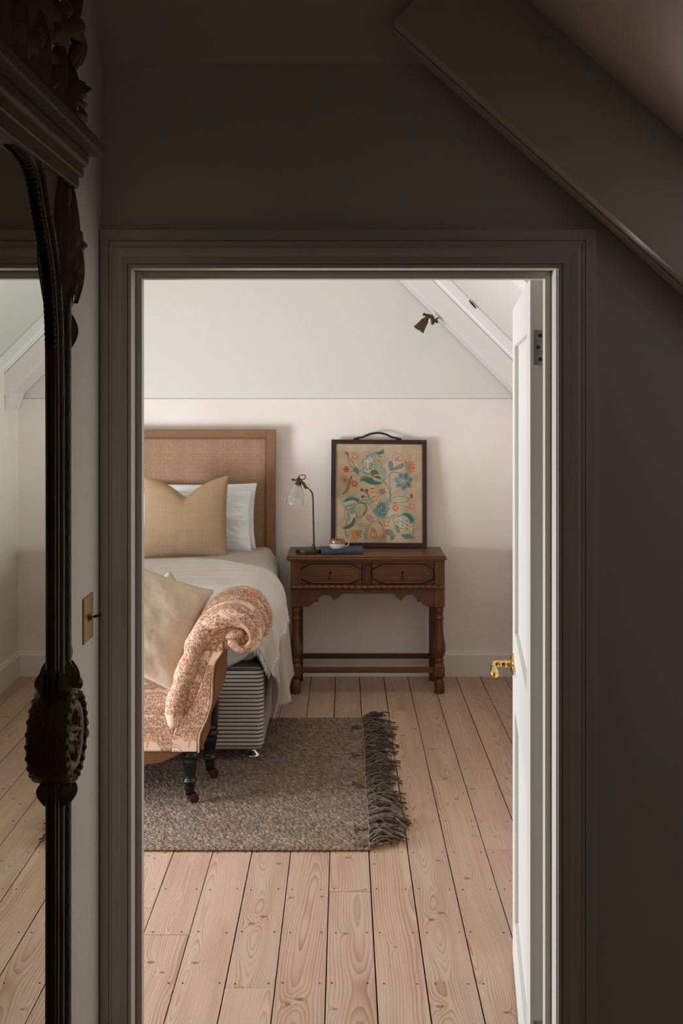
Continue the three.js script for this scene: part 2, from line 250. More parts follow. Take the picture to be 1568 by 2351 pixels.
{ const f = struct('floor_hall', null), hallBoard = [0, 3, 5].map(i => std({ map: boardTex[i], color: '#baa18d', roughness: 0.6 }));
  mesh('sub_floor', box(HX, 1.9, -0.06, -0.028, -D0, HD, 0), M.black, f);
  for (let k = 0; k < 17; k++) { const a = HX + 0.004 + k * 0.1448, b = Math.min(1.896, a + 0.142); if (b - a < 0.03) continue; const g = new THREE.BoxGeometry(b - a, 0.026, HD + D0 - 0.01), p = g.attributes.position, uv = g.attributes.uv; for (let q = 0; q < p.count; q++) uv.setXY(q, p.getX(q) / 0.145 + 0.5, p.getZ(q) / 2.1); g.translate((a + b) / 2, -0.013, (HD - D0) / 2); mesh('floorboard', g, hallBoard[k % 3], f); } }

// ---------------------------------------------------------------- door casing
{ const t = struct('trim_1', null), LT = 0.035;
  const lin = (x0, x1, y0, y1, d0, d1, n, r = 0.002) => mesh(n, box(x0, x1, y0, y1, -d1, -d0, r), M.paint, t);
  lin(OL - LT, OL, 0, OH, D0 - 0.004, D1 + 0.004, 'jamb'); lin(OR, OR + LT, 0, OH, D0 - 0.004, D1 - 0.006, 'jamb'); lin(OL - LT, OR + LT, OH, OH + LT, D0 - 0.004, D1 + 0.004, 'head_jamb');
  lin(OL, OL + 0.0132, 0, OH, 2.2035, 2.229, 'door_stop'); lin(OR - 0.0132, OR, 0, OH, 2.2105, 2.237, 'door_stop'); lin(OL + 0.0132, OR - 0.0132, OH - 0.0165, OH, 2.207, 2.233, 'door_stop');
  // architrave: moulded profile (offset outwards from the opening, height proud of the wall), mitred
  const prof = [[0, 0], [0, 0.009], [0.006, 0.011], [0.0075, 0.0075], [0.009, 0.012], [0.020, 0.013], [0.026, 0.0165], [0.034, 0.019], [0.040, 0.0165], [0.043, 0.0185], [0.0465, 0.0185], [0.0465, 0.013], [0.0485, 0.013], [0.0485, 0.0165], [0.0665, 0.0165], [0.068, 0.015], [0.068, 0]];
  const sweep = (A, B, mA, mB, out) => {   // A, B: inner-edge ends; mA, mB: slide per unit of offset along the run at each end
    const pos = [], n = prof.length, dir = B.clone().sub(A).normalize();
    const pt = (E, m, [o, q]) => E.clone().addScaledVector(out, o).addScaledVector(dir, m * o).add(new V3(0, 0, q));
    for (let i = 0; i < n - 1; i++) { const a = pt(A, mA, prof[i]), b = pt(A, mA, prof[i + 1]), c = pt(B, mB, prof[i]), d = pt(B, mB, prof[i + 1]); for (const q of [a, c, b, b, c, d]) pos.push(q.x, q.y, q.z); }
    const g = new THREE.BufferGeometry(); g.setAttribute('position', new THREE.Float32BufferAttribute(pos, 3)); g.setAttribute('uv', new THREE.Float32BufferAttribute(new Float32Array(pos.length / 3 * 2), 2)); g.computeVertexNormals(); return uvm(g);
  };
  const ax = OL + 0.0, bx = OR + 0.004, zz = -D0 + 0.0005, sL = 0.96;
  const ar = (g, n) => mesh(n, g, M.paint, t);
  ar(sweep(new V3(ax, 0, zz), new V3(ax, OH, zz), 0, 1.17, new V3(-0.93, 0, 0)), 'architrave_side');
  ar(sweep(new V3(bx, OH, zz), new V3(bx, 0, zz), -1.17, 0, new V3(1.13, 0, 0)), 'architrave_side');
  ar(sweep(new V3(ax, OH, zz), new V3(bx, OH, zz), -0.93, 1.13, new V3(0, 1.17, 0)), 'architrave_head'); }

// ---------------------------------------------------------------- beams
{ // bar of constant (x, h) section rotated to a slope; line: n . (x, h - EYE) = D, n = (nx, ny)
  const beam = (nx, ny, D, Dc, t0, t1, d0, d1, r = 0.004) => {   // t runs down the slope (direction (ny, -nx)) from the foot of the perpendicular
    const g = new RoundedBoxGeometry(t1 - t0, Dc - D, d1 - d0, 2, r);
    g.translate((t0 + t1) / 2, (D + Dc) / 2, -(d0 + d1) / 2); const ang = Math.atan2(nx, ny);   // local y -> n, local x -> down slope
    g.rotateZ(-ang).translate(0, EYE, 0); return uvm(g, 'x');
  };
  const q = Math.SQRT1_2;
  // roof truss against the gable
  const a = thing('roof_beam', 'pale painted truss beam sloping down the far gable with the brass spotlight', 'beam');
  mesh('lower_beam', beam(q, q, 0.7166, 0.8245, -1.3, 0.75, 6.04, 6.30), M.beamPaint, a);
  const st = uvm(extr(shapeOf([[1.005, 1.86], [1.05, 1.815], [1.05, 1.60], [1.044, 1.60], [1.009, 1.70]]), 0.24, 0.004).translate(0, 0, -6.29));
  mesh('wall_post', st, M.beamPaint, a);
  const b = thing('roof_beam', 'whiter rough beam lying along the top of the far truss, with a dark knot hole', 'beam');
  mesh('timber', beam(q, q, 0.8265, 0.893, -1.3, 0.72, 5.955, 6.29, 0.012), std({ color: '#efece6', roughness: 0.65, bumpMap: plasterBump, bumpScale: 0.003 }), b);
  const hole = new THREE.SphereGeometry(1, 20, 10).scale(0.033, 0.0045, 0.012).rotateZ(-0.86); const hp = at(1085, 699, 5.9555); hole.translate(hp.x, hp.y, hp.z); mesh('knot_hole', hole, M.black, b);
  const c = thing('roof_beam', 'pale painted roof beam nearer than the truss, partly hidden behind the open door', 'beam');
  mesh('timber', beam(q, q, 0.7166, 0.895, -0.75, 0.75, 3.62, 3.78), M.beamPaint, c);
  // hall truss by the doorway: two timbers side by side and a peg
  const h = thing('roof_beam', 'dark shaded diagonal beam crossing the hall above the doorway, with a wooden peg', 'beam');
  const nx = 0.6665, ny = 0.7455, len = Math.hypot(nx, ny);
  mesh('timber', beam(nx / len, ny / len, 0.62, 0.86, -0.42, 1.42, 2.0785, 2.117, 0.003), M.hall, h);
  mesh('back_timber', beam(nx / len, ny / len, 0.6175, 0.86, -0.42, 1.42, 2.121, D0 - 0.001, 0.003), M.hall, h);
  const pg = at(1260, 107, 2.0775); const peg = lathe([[0, 0.006], [0.014, 0.0055], [0.0185, 0.003], [0.0205, -0.003], [0.0205, -0.02]], 0, 0, 0, 10).rotateX(PI / 2).translate(pg.x, pg.y, pg.z); mesh('peg', peg, M.hall, h);
}

// ---------------------------------------------------------------- door
{ const d = struct('door_1', null); d.position.set(0.4065, 0, -2.285); d.rotation.y = -0.1165;
  const Wd = 0.87, T = 0.035, top = 1.954, bot = 0.012, L = (n, z0, z1, y0, y1, x0 = 0, x1 = T, r = 0.0018) => mesh(n, box(x0, x1, y0, y1, -z1, -z0, r), M.doorPaint, d);
  L('stile', 0, 0.128, bot, top); L('stile', 0.752, Wd, bot, top);
  L('rail', 0.128, 0.752, 1.838, top); L('rail', 0.128, 0.752, 0.785, 1.007); L('rail', 0.128, 0.752, bot, 0.167);
  for (const [y0, y1] of [[1.007, 1.838], [0.167, 0.785]]) {
    L('panel', 0.128, 0.752, y0, y1, 0.0115, T - 0.0115, 0.0005);
  }
  // butt hinges let into the hinge edge
  for (const hy of [1.801, 0.292]) { const g = mesh('hinge', box(0.0085, T + 0.001, hy - 0.0385, hy + 0.0385, -0.002, 0.0012, 0.0006), M.steel, d);
    const sc = [[0.022, 0.026], [0.0175, 0.0005], [0.022, -0.0255]]; for (const [sx, sy] of sc) { mesh('screw', lathe([[0.0008, 0.0004], [0.0018, 0.0014], [0.0042, 0.0012], [0.0048, 0.0003], [0.0048, -0.001]], 0, 0, 0, 14).rotateX(PI / 2).translate(sx, hy + sy, 0.0014), M.screw, g); mesh('screw_slot', [box(sx - 0.0024, sx + 0.0024, hy + sy - 0.0005, hy + sy + 0.0005, 0.0022, 0.003, 0), box(sx - 0.0005, sx + 0.0005, hy + sy - 0.0024, hy + sy + 0.0024, 0.0022, 0.003, 0)], M.black, g); }
    mesh('knuckle', new THREE.CylinderGeometry(0.0045, 0.0045, 0.077, 12).translate(T + 0.002, hy, 0.003), M.steel, g);
    const em = []; for (const [yy, n, wv] of [[0.0135, 3, 0.0025], [-0.0095, 3, 0.003], [-0.0135, 3, 0.003]]) for (let i = 0; i < n; i++) em.push(box(0.0145 + i * 0.0042, 0.0145 + i * 0.0042 + wv, hy + yy - 0.001, hy + yy + 0.001, 0.001, 0.00135, 0)); mesh('stamped_marks', em, M.screw, g); }
  // lever handle on a round rose
  const hz = -0.805, hy = 0.902, hd = grp('door_handle', d);
  mesh('rose', lathe([[0.0002, -0.010], [0.012, -0.0095], [0.0155, -0.007], [0.0185, -0.008], [0.024, -0.0055], [0.030, -0.0035], [0.032, 0], [0.032, 0.001]].reverse(), 0, 0, 0, 40).rotateZ(-PI / 2).translate(-0.001, 0, 0).translate(0, hy, hz), M.brass, hd);
  const neck = lathe([[0.0135, 0], [0.0125, 0.006], [0.010, 0.011], [0.0095, 0.015], [0.0112, 0.0165], [0.0112, 0.0205], [0.0095, 0.022], [0.0095, 0.032], [0.0105, 0.034]], 0, 0, 0, 28).rotateZ(PI / 2).translate(-0.006, hy, hz); mesh('neck', neck, M.brass, hd);
  const lv = [new V3(-0.034, hy, hz), new V3(-0.046, hy, hz), new V3(-0.055, hy + 0.0005, hz + 0.004), new V3(-0.059, hy, hz + 0.014), new V3(-0.0592, hy - 0.001, hz + 0.04), new V3(-0.0588, hy - 0.002, hz + 0.075), new V3(-0.058, hy - 0.003, hz + 0.10)];
  mesh('lever', tube(lv, [0.0095, 0.0095, 0.0095, 0.0085, 0.0090, 0.0115, 0.0125], 50, 20), M.brass, hd);
  mesh('latch_plate', box(0.008, 0.027, hy - 0.06, hy + 0.06, -Wd - 0.001, -Wd + 0.002, 0.0005), M.brass, d);
}

// ---------------------------------------------------------------- bed
const BX1 = -0.372, BX0 = -1.93, BD0 = 4.80, BD1 = 6.19;
const stripeTex = dataTex(16, 256, (u, v) => { const k = (v * 8) % 1, d = sstep(0.30, 0.36, k) - sstep(0.64, 0.70, k); const n = 0.94 + 0.08 * hash(Math.floor(v * 256), 3); return [mix(0.80, 0.25, d) * n, mix(0.75, 0.23, d) * n, mix(0.71, 0.24, d) * n]; }, true, 1, 1 / 0.146);
M.ticking = std({ map: stripeTex, roughness: 0.92, bumpMap: whiteBump, bumpScale: 0.0003 });
{ const bed = thing('bed', 'wide bed with striped divan base and wood framed cane headboard by the far wall', 'bed');
  const base = new RoundedBoxGeometry(BX1 - BX0, 0.385, BD1 - BD0, 5, 0.032).translate((BX0 + BX1) / 2, 0.2505, -(BD0 + BD1) / 2);
  mesh('divan_base', uvm(base, 'y'), M.ticking, bed);
  mesh('mattress', uvm(new RoundedBoxGeometry(BX1 - BX0 - 0.03, 0.25, BD1 - BD0 - 0.06, 4, 0.05).translate((BX0 + BX1) / 2 - 0.02, 0.57, -(BD0 + BD1) / 2 - 0.04), 'y'), M.cotton, bed);
  for (const [fx, fd] of [[BX1 - 0.05, 4.885], [BX0 + 0.1, 4.885], [BX1 - 0.05, 6.05], [BX0 + 0.1, 6.05]]) mesh('foot', lathe([[0, 0], [0.028, 0], [0.030, 0.003], [0.026, 0.008], [0.013, 0.018], [0.010, 0.03], [0.012, 0.07]], fx, 0.012, -fd, 28), std({ color: '#e8e8ea', metalness: 1, roughness: 0.08 }), bed);
  // headboard
  const hb = grp('headboard', bed), hx1 = X(632, 6.2), hx0 = -1.93, ht = Y(987, 6.2), sw = 0.054, z0 = -6.25, z1 = -6.20;
  mesh('stile', box(hx1 - sw, hx1, 0.02, ht, z0, z1, 0.003, 'y'), M.headOak, hb); mesh('stile', box(hx0, hx0 + sw, 0.02, ht, z0, z1, 0.003, 'y'), M.headOak, hb);
  mesh('rail', box(hx0 + sw, hx1 - sw, ht - 0.046, ht, z0, z1 - 0.001, 0.003, 'x'), M.headOak, hb); mesh('rail', box(hx0 + sw, hx1 - sw, 0.45, 0.55, z0, z1 - 0.001, 0.003, 'x'), M.headOak, hb);
  const bead = 0.010; for (const [a, b, c, e] of [[hx0 + sw, hx1 - sw, ht - 0.046 - bead, ht - 0.046], [hx1 - sw - bead, hx1 - sw, 0.55, ht - 0.046 - bead], [hx0 + sw, hx0 + sw + bead, 0.55, ht - 0.046 - bead]]) mesh('inner_bead', box(a, b, c, e, z0 + 0.01, z1 - 0.012, 0.003, 'x'), M.headOak, hb);
  // close woven cane: horizontal weft bars over vertical warps with small dark gaps
  const cn = 40; const caneH = (u, v) => { const a = u * cn, b = v * cn * 0.75, row = Math.floor(b), fx = (a + (row % 2) * 0.5) % 1, fy = b % 1; return [fx, fy, row, Math.floor(a + (row % 2) * 0.5)]; };
  const caneMap = dataTex(640, 640, (u, v) => { const [fx, fy, r, c] = caneH(u, v); const gap = (Math.abs(fx - 0.5) < 0.17 && fy > 0.34 && fy < 0.66) ? 1 : 0; const n = 0.93 + 0.05 * hash(r, 3, 4) + 0.07 * noise(u * 40, r * 0.9, 4, 40, 0) + 0.10 * (hash(c, r, 6) - 0.5), edge = 0.84 + 0.16 * Math.sin(fy * PI); const st = 1.02 - 0.09 * noise(u * 22, 0.5, 8, 22, 0); return gap ? [0.16, 0.085, 0.05] : [0.745 * n * edge * st, 0.58 * n * edge * st, 0.44 * n * edge * st]; }, true, 5, 5);
  const caneBump = grey(640, 640, (u, v) => { const [fx, fy] = caneH(u, v); const gap = (Math.abs(fx - 0.5) < 0.17 && fy > 0.34 && fy < 0.66); return gap ? 0 : 0.5 + 0.3 * Math.sin(fy * PI) + 0.2 * Math.cos((fx - 0.5) * 2 * PI); }, 5, 5);
  mesh('cane_panel', box(hx0 + sw - 0.005, hx1 - sw + 0.005, 0.54, ht - 0.04, z0 + 0.012, z0 + 0.022, 0), std({ map: caneMap, bumpMap: caneBump, bumpScale: 0.0012, roughness: 0.75 }), hb);
}
// cloth lying over the bed; s, t are metres of cloth past the rounding line at the right side and the foot
const topY = (x, d) => 0.785 + 0.010 * Math.sin(x * 5 + 1) * Math.sin(d * 3.1) + 0.0 * Math.exp(-Math.pow((d - 5.8) / 0.35, 2));
function drape(s, t, o) {
  const a = Math.max(0, s), b = Math.max(0, t), r = Math.hypot(a, b), R = o.R, q = Math.min(r / R, PI / 2), over = Math.max(0, r - R * PI / 2), ang = Math.atan2(b, a);
  const x = o.x + Math.min(0, s), d = o.d - Math.min(0, t) * -1 * -1;                            // top plane coordinates
  let hx = 0, hz = 0; if (r > 0) { const out = R * Math.sin(q) + o.flare * over + o.wave(s, t, ang, over); hx = a / r * out; hz = b / r * out; }
  const px = o.x + Math.min(0, s) + hx, pd = o.d - Math.min(0, t) - hz;
  let px2 = px; const px0 = px; if (s > -0.1) { const near = sstep(5.25, 5.75, pd) * sstep(-0.1, 0.15, s); px2 = px0 - 0.085 * near; }
  let y = topY(Math.min(px, o.x), pd) + o.lift - R * (1 - Math.cos(q)) - over * o.fall;
  y += o.wr(s, t) * (r > 0 ? Math.max(0, 1 - over * 6) : 1);
  return new V3(px2, y, -pd);
}
const duvetO = { x: -0.44, d: 4.93, R: 0.135, lift: 0, flare: 0.055, fall: 0.985, wave: (s, t, ang, ov) => ov * (0.09 * Math.sin(ang * 10 + 0.5) + 0.14 * (fbm(s * 2 + 9, t * 5, 4, 2) - 0.5)) + 0.02 * (fbm((s > 0 ? t : s) * 7, ang * 5, 6, 3) - 0.5) * Math.min(1, ov * 8), wr: (s, t) => 0.012 * (fbm(s * 5 + 3, t * 5 + 7, 2, 4) - 0.5) };
const smin = (a, b) => Math.min(a, b);
{ const q = thing('duvet', 'grey beige linen duvet hanging down the side and corner of the bed', 'duvet');
  const g = slab(110, 110, (u, v) => { const t0 = -1.24, sM = 0.60; const s = mix(-1.35, sM, Math.pow(u, 0.8)); const bM = mix(0.42, 0.32, sstep(-0.15, 0.12, s)); return drape(s, mix(t0, bM, Math.pow(v, 0.75)), duvetO); }, 0.012, 1.9, 1.55);
  mesh('cover', g, M.greyLinen, q); }
{ const q = thing('bedspread', 'white frayed linen bedspread laid over the duvet', 'bedspread');
  const o = { ...duvetO, R: 0.152, lift: 0.021, d: 4.928, x: -0.441, flare: 0.06, wave: (s, t, ang, ov) => duvetO.wave(s, t, ang, ov) * 0.9 + 0.012 * Math.min(1, ov * 10), wr: (s, t) => duvetO.wr(s, t) + 0.0055 * (fbm(s * 4, t * 24, 8, 3) - 0.5) };
  const map = (u, v) => { const s = mix(-1.34, 0.285, Math.pow(u, 0.85)); const back = -0.80 + 0.50 * sstep(-0.6, 0.28, s) + 0.03 * Math.sin(s * 7); const front = 0.32 + 0.05 * sstep(0, 0.285, s); return [s, mix(back, front, v)]; };
  mesh('cloth', slab(110, 90, (u, v) => { const [s, t] = map(u, v); return drape(s, t, o); }, 0.003, 1.63, 1.1), M.whiteLinen, q);
  // frayed edge
  const r = rng(12), fr = []; const strand = (u, v, du, dv) => { const [s, t] = map(u, v), [s2, t2] = map(u + du * 0.001, v + dv * 0.001); const k = 1 / Math.max(1e-9, Math.hypot(s2 - s, t2 - t)), L = 0.018 + r() * 0.026, j = (r() - 0.5) * 0.014, ds = (s2 - s) * k, dt = (t2 - t) * k; const A = drape(s, t, o), B = drape(s + ds * L * 0.5 + dt * j * 0.5, t + dt * L * 0.5 - ds * j * 0.5, o), C = drape(s + ds * L + dt * j, t + dt * L - ds * j, o); B.y += 0.002; C.x += (r() - 0.5) * 0.006; C.z += (r() - 0.5) * 0.006 + 0.002; fr.push(tube([A, B, C], t => 0.0009 * (1 - 0.5 * t), 3, 3, false)); };
  for (let i = 0; i < 800; i++) strand(1, r(), 1, 0.0); for (let i = 0; i < 620; i++) strand(0.3 + 0.7 * r(), 1, 0, 1);
  const f = mesh('fringe', fr, M.thread, q); f.userData.kind = 'stuff'; }

// cushions: pinched corners, puffed middle; o.chop dips the top edge
function cushion(w, h, t, o = {}) {
  const sgn = (s) => (u, v) => {
    const x = u * 2 - 1, y = v * 2 - 1, e = 1 - (o.pinch ?? 0.07) * (1 - Math.abs(y)) * 0 ;
    const px = x * (1 - (o.pinch ?? 0.07) * (1 - y * y)), py0 = y * (1 - (o.pinch ?? 0.07) * (1 - x * x));
    let py = py0; if (o.chop) py -= o.chop * Math.exp(-Math.pow(Math.abs(x - (o.cx ?? 0)) / 0.46, 1.25)) * Math.pow((y + 1) / 2, 2.6);
    const pf = Math.pow(Math.max(0, (1 - x * x) * (1 - y * y)), 0.55), wr = (o.wr ?? 0.006) * (fbm(x * 3 + 5 + s, y * 3 + (o.seed ?? 0), 5 + (o.seed ?? 0), 4) - 0.5) * Math.min(1, pf * 2.5);
    const low = 1 + 0.25 * (o.sag ?? 0.4) * -y; const pull = (o.pull ?? 0) * Math.sin((x + y) * 9) * pf * Math.exp(-2 * pf);
    return new V3(px * w / 2, py * h / 2, s * (t / 2 * pf * low + 0.002) + wr + pull);
  };
  const a = grid(56, 56, sgn(1), w, h), b = grid(56, 56, sgn(-1), w, h, true);
  const seam = []; const corner = sgn(0); for (let i = 0; i <= 4 * 16; i++) { const k = i / 16, e = Math.floor(k) % 4, f = k - Math.floor(k); seam.push([() => corner(f, 0), () => corner(1, f), () => corner(1 - f, 1), () => corner(0, 1 - f)][e]()); }
  return { g: mergeGeometries([clean(a), clean(b)]), seam: tube(seam, 0.0022, 160, 5, false) };
}
function putCushion(name, label, cat, c, m, pos, rot, group) { const q = thing(name, label, cat, group); mesh('cover', c.g, m, q); mesh('seam', c.seam, m, q); q.position.copy(pos); q.rotation.set(...rot); return q; }
putCushion('pillow', 'back white cotton pillow leaning on the cane headboard', 'pillow', cushion(0.74, 0.385, 0.10, { pinch: 0.05, seed: 3, wr: 0.03 }), M.cotton, new V3(-0.885, 0.980, -6.135), [-0.10, 0, 0.0]);
putCushion('pillow', 'front white cotton pillow half hidden by the tan square cushion', 'pillow', cushion(0.72, 0.345, 0.10, { pinch: 0.04, seed: 8, wr: 0.045, pull: 0.006 }), M.cotton, new V3(-0.895, 0.962, -6.02), [-0.16, 0, 0.02]);
putCushion('cushion', 'large tan linen cushion with a dipped top edge, standing on the bed', 'cushion', cushion(0.475, 0.462, 0.16, { pinch: 0.045, chop: 0.50, cx: 0.0, seed: 5 }), M.tan, new V3(X(425, 5.84), 1.014, -5.85), [-0.17, 0, 0.012]);

// ---------------------------------------------------------------- settee
const paisley = canvasTex(1400, 1400, (c, w, h) => {
  const r = rng(91); c.fillStyle = '#dfbd9f'; c.fillRect(0, 0, w, h);
  for (let i = 0; i < 900; i++) { c.fillStyle = `rgba(${205 + r() * 40 | 0},${150 + r() * 50 | 0},${115 + r() * 50 | 0},0.10)`; c.beginPath(); c.arc(r() * w, r() * h, 10 + r() * 50, 0, 7); c.fill(); }
  const wrap = (x, y, R, f) => { for (const dx of [-w, 0, w]) for (const dy of [-h, 0, h]) if (x + dx > -R && x + dx < w + R && y + dy > -R && y + dy < h + R) { c.save(); c.translate(x + dx, y + dy); f(); c.restore(); } };
  // seaweed ground of fine curls, in clouds
  c.lineWidth = 1.7; c.lineCap = 'round';
  for (let i = 0; i < 36000; i++) { const x = r() * w, y = r() * h; const m = fbm(x / w * 7, y / h * 7, 41, 3, 7, 7); if (m < 0.39) continue; const a = r() * 7, col = ['#70412a', '#7e4b30', '#643a28', '#8a5836'][i % 4], b = 4 + r() * 5, e = r() < 0.5 ? 1 : -1; wrap(x, y, 20, () => { c.rotate(a); c.strokeStyle = col; c.beginPath(); c.moveTo(-b, 0); c.quadraticCurveTo(-b * 0.2, e * b, b * 0.5, e * b * 0.2); c.quadraticCurveTo(b, -e * b * 0.5, b * 1.2, e * b * 0.3); c.stroke(); }); }
  const leaf = (L, B, col) => { c.fillStyle = col; c.beginPath(); c.moveTo(0, 0); c.quadraticCurveTo(L * 0.5, -B, L, 0); c.quadraticCurveTo(L * 0.5, B, 0, 0); c.fill(); c.strokeStyle = '#6a5a3c'; c.lineWidth = 2; c.stroke(); };
  const drop = (k) => { c.beginPath(); c.moveTo(0, -70 * k); c.bezierCurveTo(60 * k, -90 * k, 80 * k, -20 * k, 62 * k, 30 * k); c.bezierCurveTo(45 * k, 85 * k, -45 * k, 85 * k, -58 * k, 25 * k); c.bezierCurveTo(-66 * k, -20 * k, -20 * k, -50 * k, 0, -70 * k); };
  const spots = []; for (let i = 0; i < 34; i++) { let x, y, n = 0; do { x = r() * w; y = r() * h; n++; } while (n < 80 && spots.some(p => { let dx = Math.abs(p[0] - x), dy = Math.abs(p[1] - y); dx = Math.min(dx, w - dx); dy = Math.min(dy, h - dy); return Math.hypot(dx, dy) < 190; })); spots.push([x, y]); }
  const tear = (k) => { c.beginPath(); c.moveTo(58 * k, -128 * k); c.bezierCurveTo(110 * k, -112 * k, 112 * k, -40 * k, 78 * k, 22 * k); c.bezierCurveTo(48 * k, 84 * k, -62 * k, 92 * k, -76 * k, 20 * k); c.bezierCurveTo(-84 * k, -46 * k, -6 * k, -66 * k, 40 * k, -62 * k); c.bezierCurveTo(74 * k, -62 * k, 80 * k, -104 * k, 58 * k, -128 * k); };
  spots.forEach(([x, y], i) => { const a = r() * 7, fl = r() < 0.5 ? -1 : 1; wrap(x, y, 190, () => { c.rotate(a); c.scale(fl, 1);
    if (i % 3 === 0) { tear(0.86); c.fillStyle = '#e6cbb4'; c.fill(); c.strokeStyle = '#9a5238'; c.lineWidth = 4; tear(0.84); c.stroke(); c.lineWidth = 3; c.save(); c.translate(4, -2); tear(0.62); c.stroke(); c.restore();
      c.fillStyle = '#a4593c'; for (let j = 0; j < 22; j++) { const t = j / 22 * 2 * PI; c.beginPath(); c.arc(2 + Math.cos(t) * 55 , -4 + Math.sin(t) * 48, 5, 0, 7); c.fill(); } c.fillStyle = '#b3603f'; for (let j = 0; j < 9; j++) { c.beginPath(); c.arc(Math.cos(j * 0.7) * 20, -2 + Math.sin(j * 0.7) * 18, 5, 0, 7); c.fill(); } c.beginPath(); c.arc(0, -2, 8, 0, 7); c.fill(); }
    else if (i % 3 === 1) { for (let j = 0; j < 3; j++) { c.save(); c.rotate(j * 2.1 + 0.4); c.translate(30, 0); leaf(72, 14, ['#a19a7a', '#b0a584', '#989272'][j]); c.restore(); }
      const col = [['#c4573e', '#d98468', '#e5b295'], ['#b04632', '#cf7656', '#e0a584'], ['#c07f3c', '#d49a58', '#e6c592']][(i / 3 | 0) % 3]; for (let k = 0; k < 26; k++) { const t = k * 2.4, R = 34 * Math.sqrt(1 - k / 30); c.save(); c.translate(Math.cos(t) * R * 0.6, Math.sin(t) * R * 0.6); c.rotate(t); c.fillStyle = col[k % 3]; c.beginPath(); c.ellipse(0, 0, 18 - k * 0.3, 12 - k * 0.2, 0, 0, 7); c.fill(); c.strokeStyle = 'rgba(140,70,50,0.4)'; c.lineWidth = 1.6; c.stroke(); c.restore(); } }
    else { c.strokeStyle = '#9c5a3e'; c.lineWidth = 5; for (let j = 0; j < 3; j++) { c.save(); c.rotate(j * 2); c.beginPath(); c.moveTo(0, 0); c.bezierCurveTo(30, -50, 90, -40, 80, 10); c.stroke(); for (let q = 0; q < 7; q++) { const t = q / 6; c.fillStyle = q % 2 ? '#b4694b' : '#8d4c33'; c.beginPath(); c.ellipse(10 + t * 70, -34 * Math.sin(t * 3) - 4, 9, 5, t * 3, 0, 7); c.fill(); } c.restore(); } } }); });
}, 1 / 0.62, 1 / 0.62);
M.paisley = std({ map: paisley, roughness: 0.85, bumpMap: whiteBump, bumpScale: 0.0004 });
M.bark = std({ map: beigeMap, color: '#b98d5c', roughness: 0.95, bumpMap: beigeBump, bumpScale: 0.001 });
